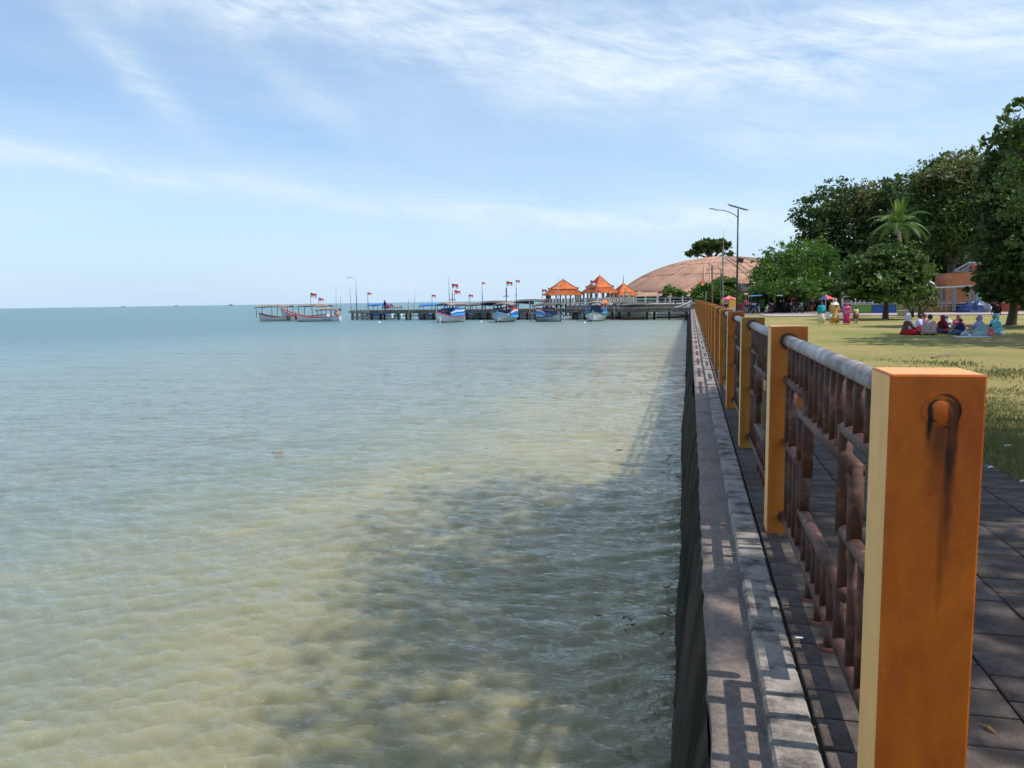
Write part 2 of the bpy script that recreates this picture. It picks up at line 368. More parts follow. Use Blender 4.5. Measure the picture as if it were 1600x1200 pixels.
for q in range(4):
    b = MB(); w, l = PW-.010, PL-.010
    top = [(-w/2, -l/2), (w/2, -l/2), (w/2, l/2), (-w/2, l/2)]
    vs = [(x+random.uniform(-.002, .002), y+random.uniform(-.002, .002), 0) for x, y in top]
    ins = .006
    vt = [(x*(1-2*ins/w), y*(1-2*ins/l), .004) for x, y, _ in vs]
    b.add([(x, y, -.05) for x, y, _ in vs] + vs + vt, [(0,1,5,4),(1,2,6,5),(2,3,7,6),(3,0,4,7),(4,5,9,8),(5,6,10,9),(6,7,11,10),(7,4,8,11),(8,9,10,11)])
    me = bpy.data.meshes.new('paver'); me.from_pydata(b.v, [], b.f); me.materials.append(M_pav); pav_protos.append(me)
cells = []
for ci in range(6):
    for ri in range(-12, 150):
        x = .475 + PW*(ci+.5); y = (ri + (.5 if ci % 2 else 0) + .13*ci)*PL
        cells.append((x, y))
cells.sort(key=lambda c: (abs(c[1]-3.2) if c[1] > 1.5 else 9+abs(c[1])))
cells = [c for c in cells if c[1] > -2]
far = MB()
for i_, (x, y) in enumerate(cells):
    dz = random.uniform(-.003, .003); tx, ty = random.uniform(-.008, .008), random.uniform(-.008, .008)
    if i_ < 290:
        o = bpy.data.objects.new('paver', random.choice(pav_protos)); o.parent = prom_o; o.location = (x, y, dz); o.rotation_euler = (tx, ty, random.uniform(-.006, .006)); COL.objects.link(o)
    else: far.box((x, y, -.024+dz), (PW-.010, PL-.010, .052), rx=tx, ry=ty)
fo = far.build('paver_rows', M_pav, prom_o); fo['kind'] = 'stuff'
pf = MB(); pf.box((.475+PW*3, 72, -.022), (PW*6, 84, .05)); pf.build('far_paving', M_pav, prom_o)

# ================================================================== SEA WALL
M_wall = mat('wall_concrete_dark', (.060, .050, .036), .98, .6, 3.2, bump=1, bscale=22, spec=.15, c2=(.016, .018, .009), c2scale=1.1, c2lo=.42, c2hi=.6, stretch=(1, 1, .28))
M_ledge = mat('ledge_concrete', (.36, .285, .245), .95, .34, 30, bump=1, bscale=150, c2=(.20, .165, .145), c2scale=2.2, c2lo=.48, c2hi=.68)
M_kerb = mat('kerb_concrete', (.37, .325, .285), .9, .30, 5, bump=.8, bscale=60, c2=(.085, .072, .066), c2scale=4.2, c2lo=.47, c2hi=.62, stretch=(1, 1.3, 1), detail=9)
wall = thing('sea_wall', 'long grey concrete sea wall with stepped ledge and kerb dropping to the water', 'sea wall', (.2, 0, 0))
ys = np.concatenate([np.linspace(-4, 8, 150), np.linspace(8.1, 30, 150), np.linspace(30.4, 113, 120)])
zs = np.linspace(0, 1, 26)
from mathutils import noise as mn
V = []
for y in ys:
    far_d = -.0052*max(0, y-10)
    for t in zs:
        x = .085 + (-.145-.085)*t**.8; z = -.09 + (-2.0+.09)*t
        bulge = -.11*math.exp(-((y-14.3)/1.9)**2)*math.sin(PI*min(1, t*1.2+.1)) - .05*math.exp(-((y-21)/1.5)**2)*t
        gro = .016*mn.noise((y*4.5, t*2.8, 2.2)) + .014*mn.noise((y*13, t*9, 7)) + .03*mn.noise((y*.9, t*.5, 1))
        V.append((x+far_d*(.4+.6*t)+bulge+(gro if t > 0 else gro*.4), y, z))
V = np.array(V); nz_ = len(zs); i = np.arange(len(ys)-1)[:, None]*nz_+np.arange(nz_-1)
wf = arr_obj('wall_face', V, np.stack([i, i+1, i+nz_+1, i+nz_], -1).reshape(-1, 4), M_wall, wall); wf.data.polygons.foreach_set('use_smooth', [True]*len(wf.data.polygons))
# ledge: top sheet with worn outer edge
V = []; xs_ = [0, .02, .3, .65, 1]
for y in ys:
    far_d = -.0052*max(0, y-10)*.4
    e = .085 + far_d + .012*mn.noise((y*5.5, 0, 2.2)) + .010*mn.noise((y*3, 4, 4))
    for j, t in enumerate(xs_):
        z = -.062 + (.004*mn.noise((y*2.5, t*3, 9)) if j else -.035)
        V.append((e + (.315-e)*t, y, z))
V = np.array(V); q_ = len(xs_); i = np.arange(len(ys)-1)[:, None]*q_+np.arange(q_-1)
lg = arr_obj('ledge', V, np.stack([i, i+1, i+q_+1, i+q_], -1).reshape(-1, 4)[:, ::-1], M_ledge, wall)
y = -3.9; kk = 0
while y < 113:
    L_ = random.uniform(1.9, 2.6) if y < 12 else random.uniform(2.4, 3.2)
    b = MB(); ny = 9 if y < 20 else 3; jx = random.uniform(-.004, .004); jz = random.uniform(-.006, .004)
    rings = []
    for q in range(ny):
        yy = y + .006 + (L_-.012)*q/(ny-1); a = .006*mn.noise((yy*4, 1, 1)); c_ = .006*mn.noise((yy*4, 9, 5))
        if q in (0, ny-1): a += .003
        x0, x1 = .298+jx+a, .462+jx*.3+c_
        rings.append([(x0, yy, -.22), (x0, yy, -.012+jz), (x0+.012, yy, .002+jz), (x1-.010, yy, .004+jz), (x1, yy, -.008+jz), (x1, yy, -.22)])
    b.loft(rings, 0); b.build('kerb_stone', M_kerb, wall); y += L_
# rubble infill under the ledge so nothing is hollow
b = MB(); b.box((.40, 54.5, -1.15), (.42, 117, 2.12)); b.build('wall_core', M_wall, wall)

# ================================================================== RAILING
def post_mat(name, base, base2, stain=False):
    m = bpy.data.materials.new(name); m.use_nodes = True; nt = m.node_tree; N = nt.nodes.new; L = nt.links.new; b = nt.nodes['Principled BSDF']
    b.inputs['Roughness'].default_value = .45; b.inputs['Specular IOR Level'].default_value = .28
    tc = N('ShaderNodeTexCoord'); mp = N('ShaderNodeMapping'); mp.inputs['Scale'].default_value = (1, 1, .45); L(tc.outputs['Object'], mp.inputs[0])
    def nz(s, d, r, src=mp.outputs[0], dist=0):
        n = N('ShaderNodeTexNoise'); n.inputs['Scale'].default_value = s; n.inputs['Detail'].default_value = d; n.inputs['Roughness'].default_value = r; n.inputs['Distortion'].default_value = dist; L(src, n.inputs['Vector']); return n.outputs[0]
    def mr(s, a, c, d=0, e=1):
        r = N('ShaderNodeMapRange'); r.inputs[1].default_value = a; r.inputs[2].default_value = c; r.inputs[3].default_value = d; r.inputs[4].default_value = e; L(s, r.inputs[0]); return r.outputs[0]
    def mix(f, a, c, bt='MIX'):
        x = N('ShaderNodeMix'); x.data_type = 'RGBA'; x.blend_type = bt
        for k, v in (('Factor', f), ('A', a), ('B', c)):
            if isinstance(v, bpy.types.NodeSocket): L(v, x.inputs[k])
            elif isinstance(v, tuple): x.inputs[k].default_value = (*v, 1)
            else: x.inputs[k].default_value = v
        return x.outputs['Result']
    c = mix(mr(nz(5, 6, .6, dist=.6), .35, .68), base, base2)
    c = mix(mr(nz(2.2, 5, .55, dist=1.5), .5, .72, 0, .55), c, tuple(x*y for x, y in zip(base2, (.62, .75, 1.2))))
    st = N('ShaderNodeMapping'); st.inputs['Scale'].default_value = (30, 30, .8); L(tc.outputs['Object'], st.inputs[0])
    c = mix(mr(nz(1.5, 5, .6, st.outputs[0]), .52, .8, 0, .35), c, tuple(x*.6 for x in base))
    c = mix(mr(nz(34, 4, .7), .66, .76, 0, .5), c, tuple(min(1, x*1.5+.03) for x in base))
    c = mix(mr(nz(13, 8, .8, tc.outputs['Object'], 1.0), .70, .73, 0, .55), c, (.62, .42, .24))
    if stain:       # black rust run-off from the plugged rail hole on the near face
        sp = N('ShaderNodeSeparateXYZ'); L(tc.outputs['Object'], sp.inputs[0])
        def mt(op, a, b_=None, cl=False):
            n = N('ShaderNodeMath'); n.operation = op; n.use_clamp = cl
            for i, v in enumerate((a, b_)):
                if v is None: continue
                if isinstance(v, bpy.types.NodeSocket): L(v, n.inputs[i])
                else: n.inputs[i].default_value = v
            return n.outputs[0]
        wob = mt('MULTIPLY', mt('SUBTRACT', nz(9, 5, .6, tc.outputs['Object']), .5), .018)
        x = mt('ADD', sp.outputs[0], wob); z = sp.outputs[2]
        fr = mr(sp.outputs[1], .012, .002)        # only on the near face (object y = 0)
        def run(xc, w, ztop, zbot, s):
            d = mt('DIVIDE', mt('ABSOLUTE', mt('SUBTRACT', x, xc)), w); g = mt('SUBTRACT', 1, mr(d, .25, 1.0))
            zz = mt('MULTIPLY', mr(z, ztop, ztop-.025), mr(z, zbot, zbot+.30*(ztop-zbot)*1.6))
            return mt('MULTIPLY', mt('MULTIPLY', g, zz), s)
        k = mt('MAXIMUM', run(.153, .017, 1.335, 1.06, 1.0), mt('MAXIMUM', run(.098, .010, 1.325, 1.19, .8), run(.125, .030, 1.27, 1.13, .38)))
        kb = mt('MAXIMUM', run(.148, .016, 1.22, .84, .8), mt('MAXIMUM', run(.138, .012, 1.12, .70, .5), run(.118, .040, 1.27, .98, .35)))
        c = mix(mt('MULTIPLY', kb, fr, True), c, (.085, .022, .006))
        dx_ = mt('SUBTRACT', sp.outputs[0], .126); dz_ = mt('SUBTRACT', z, 1.297)
        rr_ = mt('SQRT', mt('ADD', mt('MULTIPLY', dx_, dx_), mt('MULTIPLY', dz_, dz_)))
        arc = mt('MULTIPLY', mt('SUBTRACT', 1, mr(mt('ABSOLUTE', mt('SUBTRACT', rr_, .043)), .001, .006)), mr(dx_, -.012, .02))
        arc2 = mt('MULTIPLY', mt('SUBTRACT', 1, mr(mt('ABSOLUTE', mt('SUBTRACT', rr_, .031)), .001, .005)), .9)
        k = mt('MAXIMUM', k, mt('MAXIMUM', arc, mt('MULTIPLY', arc2, mr(mt('ABSOLUTE', dx_), .006, .02))))
        k = mt('MAXIMUM', k, mt('MULTIPLY', mt('MULTIPLY', mt('SUBTRACT', 1, mr(mt('ABSOLUTE', mt('SUBTRACT', sp.outputs[0], .155)), .008, .016)), mr(z, 1.205, 1.25)), mr(z, 1.33, 1.30)))
        k = mt('MULTIPLY', k, 1.5, True)
        strk = mr(nz(1.2, 4, .6, st.outputs[0]), .3, .55, .62, 1)
        k = mt('MULTIPLY', mt('MULTIPLY', k, fr), strk, True)
        c = mix(k, c, (.006, .004, .003))
    L(c, b.inputs['Base Color'])
    bp = N('ShaderNodeBump'); bp.inputs['Strength'].default_value = .6; bp.inputs['Distance'].default_value = .012; L(nz(11, 8, .7), bp.inputs['Height']); L(bp.outputs[0], b.inputs['Normal'])
    return m
M_or = post_mat('post_paint_orange', (.52, .165, .020), (.42, .115, .012))
M_ol = post_mat('post_paint_ochre', (.42, .180, .028), (.34, .130, .018))
M_or0 = post_mat('post_paint_orange_stained', (.60, .145, .008), (.36, .068, .004), True)
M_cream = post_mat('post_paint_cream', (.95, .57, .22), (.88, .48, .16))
def pipe_mat():
    m = mat('rusty_pipe', (.085, .036, .024), .55, .45, 7, spec=.3, bump=.35, bscale=150, c2=(.20, .095, .068), c2scale=9, c2lo=.52, c2hi=.66)
    return m
M_pipe = pipe_mat()
M_rail = mat('worn_pipe_paint', (.235, .175, .160), .38, .3, 10, bump=.15, bscale=90, c2=(.36, .34, .34), c2scale=5, c2lo=.42, c2hi=.6)
M_flange = mat('rust_flange', (.14, .05, .025), .7, .3, 20)
X0, PWD, PH = .513, .23, 1.392
XC = X0 + PWD/2
PY = [2.154] + [5.237 + 3.008*k for k in range(36)]
railing = thing('railing', 'orange posts joined by rusty brown pipe lattice railing along the sea wall', 'railing', (XC, 2.154, 0))
def post(y, k):
    b = MB(); w = PWD; d = .215; x0 = X0 + (random.uniform(-.006, .006) if k else 0); h_ = PH + (.012 if k == 1 else random.uniform(-.012, .010) if k else 0)
    vs = [(x0, y, -.03), (x0+w, y, -.03), (x0+w, y+d, -.03), (x0, y+d, -.03), (x0, y, h_), (x0+w, y, h_), (x0+w, y+d, h_), (x0, y+d, h_)]
    b.add(vs, [(0,1,5,4), (2,3,7,6), (1,2,6,5)], 0); b.add(vs, [(0,4,7,3)], 1); b.add(vs, [(4,5,6,7)], 2)
    me = bpy.data.meshes.new('post'); o = bpy.data.objects.new('post', me); COL.objects.link(o); o.parent = railing
    o.location = (x0-XC, y-2.154, 0); ORG[o.name] = Vector((x0, y, 0))
    bm = bmesh.new(); vv = [bm.verts.new((a-x0, c-y, e)) for a, c, e in vs]
    for f, mi in (((0,1,5,4),0), ((2,3,7,6),0), ((1,2,6,5),0), ((0,4,7,3),1), ((4,5,6,7),2), ((3,2,1,0),0)):
        bm.faces.new([vv[t] for t in f]).material_index = mi
    if k < 8: bmesh.ops.bevel(bm, geom=list(bm.edges), offset=.006, segments=2, affect='EDGES', profile=.5)
    bm.to_mesh(me); bm.free()
    f = M_or0 if k == 0 else (M_or, M_ol)[(k-1) % 2] if k < 7 else random.choice((M_or, M_or, M_ol))
    me.materials.append(f); me.materials.append(M_cream); me.materials.append(M_top)
    if k == 0: o['label'] = 'nearest post with black stains below a plugged round rail hole'
    return o
M_top = post_mat('post_paint_top_faded', (.74, .40, .17), (.68, .33, .12))
posts = [post(y, k) for k, y in enumerate(PY)]
# plugged hole on the near face of the first post: raised ring and inner plug
b = MB(); cx, cz, fy = X0+.126, 1.297, 2.154
def ringy(r0, r1, y0, y1, n=40, sx=0, sz=0):
    return [[(cx+sx+r*math.cos(2*PI*j/n), y, cz+sz+r*math.sin(2*PI*j/n)) for j in range(n)] for r, y in ((r0, y0), (r0, y1), (r1, y1), (r1, y0))]
b.loft(ringy(.0465, .0445, fy+.002, fy-.0035), 0, cap=False)
b.loft([[(cx+r*math.cos(2*PI*j/36), y, cz+r*math.sin(2*PI*j/36)) for j in range(36)] for r, y in ((.046, fy-.001), (.0455, fy-.0025), (.001, fy-.0028))], 0, cap=False)
b.build('cover_plate', M_or0, posts[0], smooth=False)
b = MB(); b.loft([[(cx-.004+r*math.cos(2*PI*j/36), y, cz-.006+r*math.sin(2*PI*j/36)*1.08) for j in range(36)] for r, y in ((.030, fy-.002), (.029, fy-.0035), (.027, fy-.0045), (.001, fy-.0048))], 0, cap=False)
b.build('plug', M_or0, posts[0], smooth=True)

def panel(ya, yb, detail):
    """lattice between post faces ya (far) and yb (near); t runs from the far post towards the near one"""
    L_ = ya-yb; n = 14 if detail == 0 else 9 if detail == 1 else 6
    P_ = lambda t, z: (XC-.003, ya-t*L_, z)
    def pipe(parent, name, p, q, r, mt=M_pipe, rad=None):
        b = MB(); b.tube([P_(*p), P_(*q)], r, n); return b.build(name, mt, parent, smooth=True)
    tr = pipe(railing, 'top_rail', (-.005, 1.308), (1.005, 1.308), .038, M_rail)
    tr.data.materials.append(M_flange)
    br = pipe(railing, 'bottom_rail', (-.005, .128), (1.005, .128), .030)
    R1, R2 = .029, .0215
    def B(name, p, q, r, par=tr): pipe(par, name, p, q, r)
    c = lambda t: 1-t
    for s in (lambda t: t, c):
        B('upper_crossbar', (s(0), 1.055), (s(.325), 1.055), R1)
        B('middle_crossbar', (s(0), .64), (s(.30), .64), R1)
        B('lattice_upright', (s(.325), 1.07), (s(.325), .615), R1*1.05)
        B('lattice_upright', (s(.245), .945), (s(.245), .64), R1)
        B('lattice_upright', (s(.30), .65), (s(.30), .38), R1*.98)
        for t in (.055, .115): B('baluster', (s(t), 1.29), (s(t), 1.055), R2)
        for t in (.045,): B('baluster', (s(t), 1.055), (s(t), .64), R1*.95)
        for t in (.175, .24, .295): B('baluster', (s(t), 1.29), (s(t), 1.06), R2)
        for t in (.05, .115, .18, .24): B('baluster', (s(t), .64), (s(t), .128), R2*1.05, br)
        B('baluster', (s(.105), 1.055), (s(.105), .64), R1*.8)
    B('middle_crossbar', (.238, .935), (.762, .935), R1*1.12)
    B('lower_crossbar', (.285, .385), (.715, .385), R1*1.12, br)
    for t in (.365, .42, .475, .53, .585, .635): B('baluster', (t, 1.29), (t, .94), R2)
    for t in (.33, .39, .45, .50, .55, .61, .67): B('baluster', (t, .38), (t, .13), R2*1.05, br)
    if detail < 2:
        for t in (.40, .50, .60):
            B('leg', (t, .12), (t, .004), .024, br)
            b = MB(); x, y, z = P_(t, .006); b.rings([(x, y, .003, .046, .046), (x, y, .016, .043, .043), (x, y, .017, .026, .026)], 16); b.build('floor_flange', M_flange, br, smooth=False)
    # collars where the rails enter the posts
    if detail < 2:
        for yy, sgn in ((ya, -1), (yb, 1)):
            for z, r in ((1.308, .056), (.128, .044)):
                b = MB(); b.tube([(XC-.003, yy, z), (XC-.003, yy+sgn*.010, z)], r, 20); b.tube([(XC-.003, yy+sgn*.012, z), (XC-.003, yy+sgn*.026, z)], r*.86, 20)
                b.build('collar', M_pipe, tr if z > 1 else br, smooth=False)
P_DETAIL = {0: 0, 1: 0, 2: 1, 3: 1, 4: 1}
for k in range(len(PY)-1):
    if k < 13: panel(PY[k+1], PY[k]+.215, P_DETAIL.get(k, 2))
    else:
        b = MB(); yc = (PY[k+1]+PY[k])/2
        b.tube([(XC, PY[k]+.2, 1.308), (XC, PY[k+1]+.01, 1.308)], .038, 6); b.build('top_rail', M_rail, railing)
        b = MB(); b.tube([(XC, PY[k]+.2, .128), (XC, PY[k+1]+.01, .128)], .030, 6)
        for z in (.64, .935, 1.055): b.tube([(XC, PY[k]+.2, z), (XC, PY[k+1]+.01, z)], .029, 5)
        for q in range(9): b.tube([(XC, PY[k]+.4+q*.3, .128), (XC, PY[k]+.4+q*.3, 1.3)], .022, 5)
        b.build('lattice_panel', M_pipe, railing)

# ================================================================== PIER
M_wood = mat('weathered_wood', (.17, .145, .12), .9, .35, 3, bump=.5, bscale=30, c2=(.30, .27, .22), c2scale=1.5)
M_wood_d = mat('wet_dark_wood', (.055, .045, .038), .85, .4, 2)
M_conc = mat('pale_concrete', (.42, .36, .28), .9, .25, 1.5, c2=(.25, .19, .14), c2scale=2)
PA, PB = Vector((.3, 112.0, 0)), Vector((-61.5, 130.5, 0))      # shore end, sea end (front edge)
pd_ = (PB-PA).normalized(); pn = Vector((-pd_.y, pd_.x, 0)); pn = pn if pn.y > 0 else -pn; plen = (PB-PA).length; pang = math.atan2(pd_.y, pd_.x)
pier = thing('pier', 'long weathered wooden jetty on dark piles running out from the sea wall', 'pier', tuple(PA))
def pp(s, o, z): return PA + pd_*s + pn*o + Vector((0, 0, z))
s = 0
while s < plen:
    L_ = min(random.uniform(5.2, 7.5), plen-s+.1); dz = random.uniform(-.04, .04)
    b = MB(); b.box(pp(s+L_/2, 0, .04+dz), (L_-.04, .22, .30), rz=pang); b.build('fascia_beam', M_wood, pier)
    b = MB(); b.box(pp(s+L_/2, .06, -.27+dz), (L_-.04, .20, .27), rz=pang); b.build('fascia_beam', M_wood, pier)
    b = MB(); b.box(pp(s+L_/2, .10, -.82+dz*.5), (L_+.02, .16, .13), rz=pang); b.build('waling', M_wood_d, pier)
    b = MB(); b.box(pp(s+L_/2, 3.0, -.02+dz), (L_-.04, .2, .34), rz=pang); b.build('rear_beam', M_wood, pier)
    s += L_
db = MB(); s = 0
while s < plen:
    db.box(pp(s+.14, 1.5, .20+random.uniform(-.012, .012)), (.26, 3.3, .06), rz=pang); s += .28
o = db.build('deck_planks', M_wood, pier); o['kind'] = 'stuff'
for q in range(int(plen/2.95)):
    for o_ in (.28, 2.75):
        if o_ > 1 and q % 2: continue
        b = MB(); ss = .9+q*2.95+random.uniform(-.3, .3); w = random.uniform(.22, .36)
        b.box(pp(ss, o_, -1.4), (w, .3, 2.75), rz=pang); b.build('pile', M_wood_d, pier)
        if 10 < q and random.random() < .55:
            b = MB(); b.tube([pp(ss+.2, o_-.05, -.4), pp(ss+1.6, o_-.05, -1.6)], .08, 5); b.build('brace', M_wood_d, pier)
for q in range(5):    # concrete head of the jetty
    b = MB(); b.box(pp(plen-3.8+q*.95, -.12, -.05), (.90, .5, .42), rz=pang); b.build('concrete_block', M_conc, pier)
for q in range(4):
    b = MB(); b.box(pp(plen-3.6+q*1.15, -.05, -.95), (.28, .35, 1.4), rz=pang); b.build('concrete_pier', M_conc, pier)
b = MB(); b.box(pp(plen-2, .1, -1.15), (4.4, .5, .35), rz=pang); b.build('concrete_beam', M_conc, pier)
def pole(name, u, v0, v1, Y, r, m, label, cat='pole', lean=0, group=None):
    a = at(u, v0, Y=Y); c = at(u+lean, v1, Y=Y); b = MB(); zb = min(a.z, c.z)
    b.tube([(a.x, Y, a.z), (a.x*.5+c.x*.5+.02, Y, (a.z+c.z)/2), (c.x, Y, c.z)], [r, r*.85, r*.5], 6)
    return tag(b.build(name, m, smooth=True, loc=(a.x, Y, a.z)), label, cat, group)
M_bam = mat('bamboo_pole', (.26, .22, .17), .8, .3, 3); M_steel = paint('steel_pole', (.30, .38, .40)); M_steel_d = paint('dark_steel', (.035, .05, .045), .45)
pole('bamboo_pole', 550.5, 500, 448, 128, .06, M_bam, 'thin leaning pole just left of the lamp pole at the jetty head', lean=-4.5)
pole('mast_pole', 703, 500, 434, 113, .10, M_steel, 'tall tapering blue grey pole beside the striped blue boat on the jetty', lean=-2)
pole('bamboo_pole', 637.5, 501, 468, 124, .10, M_bam, 'short stake with ladder rungs beside the jetty left of the blue boats', lean=.5)
pole('bamboo_pole', 645.5, 501, 452, 127, .04, M_bam, 'very thin whip pole leaning right behind the ladder stake', lean=3)
pole('bamboo_pole', 828, 500, 471, 112, .09, M_bam, 'stake with rungs left of the boat with red and blue boards', lean=-1)
pole('mast_pole', 872, 484, 432, 118, .07, M_steel, 'thin grey pole standing in front of the left orange roofed pavilion', lean=.5)
pole('bamboo_pole', 959.5, 501, 478, 110.5, .08, M_bam, 'short pale stake in the water right of the bow-on white boat')
pole('bamboo_pole', 525, 486, 445, 134, .04, M_bam, 'faint thin pole behind the white boat with the red bow ornament')
pole('bamboo_pole', 532, 486, 463, 133, .05, M_bam, 'short thin pole between the white boat and the jetty head')
pole('mast_pole', 734.5, 484, 461, 119, .05, M_bam, 'short grey pole behind the striped blue boat')
# ladders
for u in (637.5, 828):
    Y = 112 if u > 700 else 124; a = at(u, 500, Y=Y); ld = thing('ladder', 'small wooden ladder against the jetty by the %s' % ('boat with red and blue boards' if u > 700 else 'left stake'), 'ladder', (a.x, Y-.15, WL))
    for dx in (.15, 1.0):
        b = MB(); b.tube([(a.x+dx, Y-.15, WL-.3), (a.x+dx, Y-.12, .35)], .05, 5); b.build('rail', M_bam, ld)
    for q in range(4):
        b = MB(); b.tube([(a.x+.12, Y-.14, WL+.4+q*.45), (a.x+1.03, Y-.14, WL+.4+q*.45)], .04, 5); b.build('rung', M_bam, ld)
# lamp pole at the jetty head
a = at(557.5, 486, Y=129); lp = thing('lamp_pole', 'slender pole with thin curved arm at the sea end of the jetty', 'lamp pole', tuple(a))
t_ = at(556, 437, Y=129); e_ = at(545, 434, Y=129)
b = MB(); b.tube([a, t_], [.11, .06], 7); b.build('pole', M_steel, lp, smooth=True)
b = MB(); b.tube([t_, t_*.4+e_*.6+Vector((0, 0, .25)), e_], .035, 5); b.build('arm', M_steel, lp)
b = MB(); b.box(e_, (.5, .2, .1)); b.build('lamp_head', M_steel, lp)

# ================================================================== BOATS
M_white = paint('boat_white', (.72, .72, .70), .4, .10); M_red = paint('boat_red', (.55, .035, .035), .45); M_blue = paint('boat_blue', (.02, .18, .58), .4)
M_dblue = paint('boat_dark_blue', (.015, .05, .16), .5); M_cyan = paint('boat_light_blue', (.10, .42, .75), .4); M_green = paint('boat_green', (.035, .16, .06), .6)
M_brn = paint('boat_brown', (.12, .055, .03), .7); M_tarp = mat('grey_tarp', (.27, .225, .19), .85, .3, 1.5, c2=(.15, .125, .11), c2scale=1.2)
M_tarp_d = mat('dark_tarp', (.10, .09, .08), .85, .3, 1.5); M_grey = paint('boat_grey', (.48, .50, .50)); M_yel = paint('sign_yellow', (.75, .62, .12)); M_ora = mat('orange_net', (.80, .22, .06), .9, .3, 3)
M_flagr = cloth('flag_red', (.70, .03, .05)); M_flagw = cloth('flag_white', (.80, .80, .80)); M_black = mat('black_rubber', (.015, .015, .015), .8, .2, 5)
def flag(parent, base, h, w=1.5, fh=.95, dirx=1, r=.045, pm=None, name='flag', wave=.0):
    """pole from base and a two-colour flag flying to the right"""
    b = MB(); b.tube([base, Vector(base)+Vector((0, 0, h))], [r, r*.7], 6); p = b.build('flagpole', pm or M_bam, parent)
    top = Vector(base)+Vector((0, 0, h)); n = 7
    for nm, z0, z1, m in (('red_stripe', 0, -.5, M_flagr), ('white_stripe', -.5, -1, M_flagw)):
        b = MB()
        for side in (0, 1):
            pts = [[(top.x+dirx*w*i/n, top.y+.10*math.sin(i*1.3+wave)+side*.012, top.z+zz*fh-.22*fh*(i/n)**1.3+.05*math.sin(i*1.1+wave)) for i in range(n+1)] for zz in (z0, z1)]
            b.loft(pts, 0, cap=False, closed=False)
        b.build(nm, m, p)
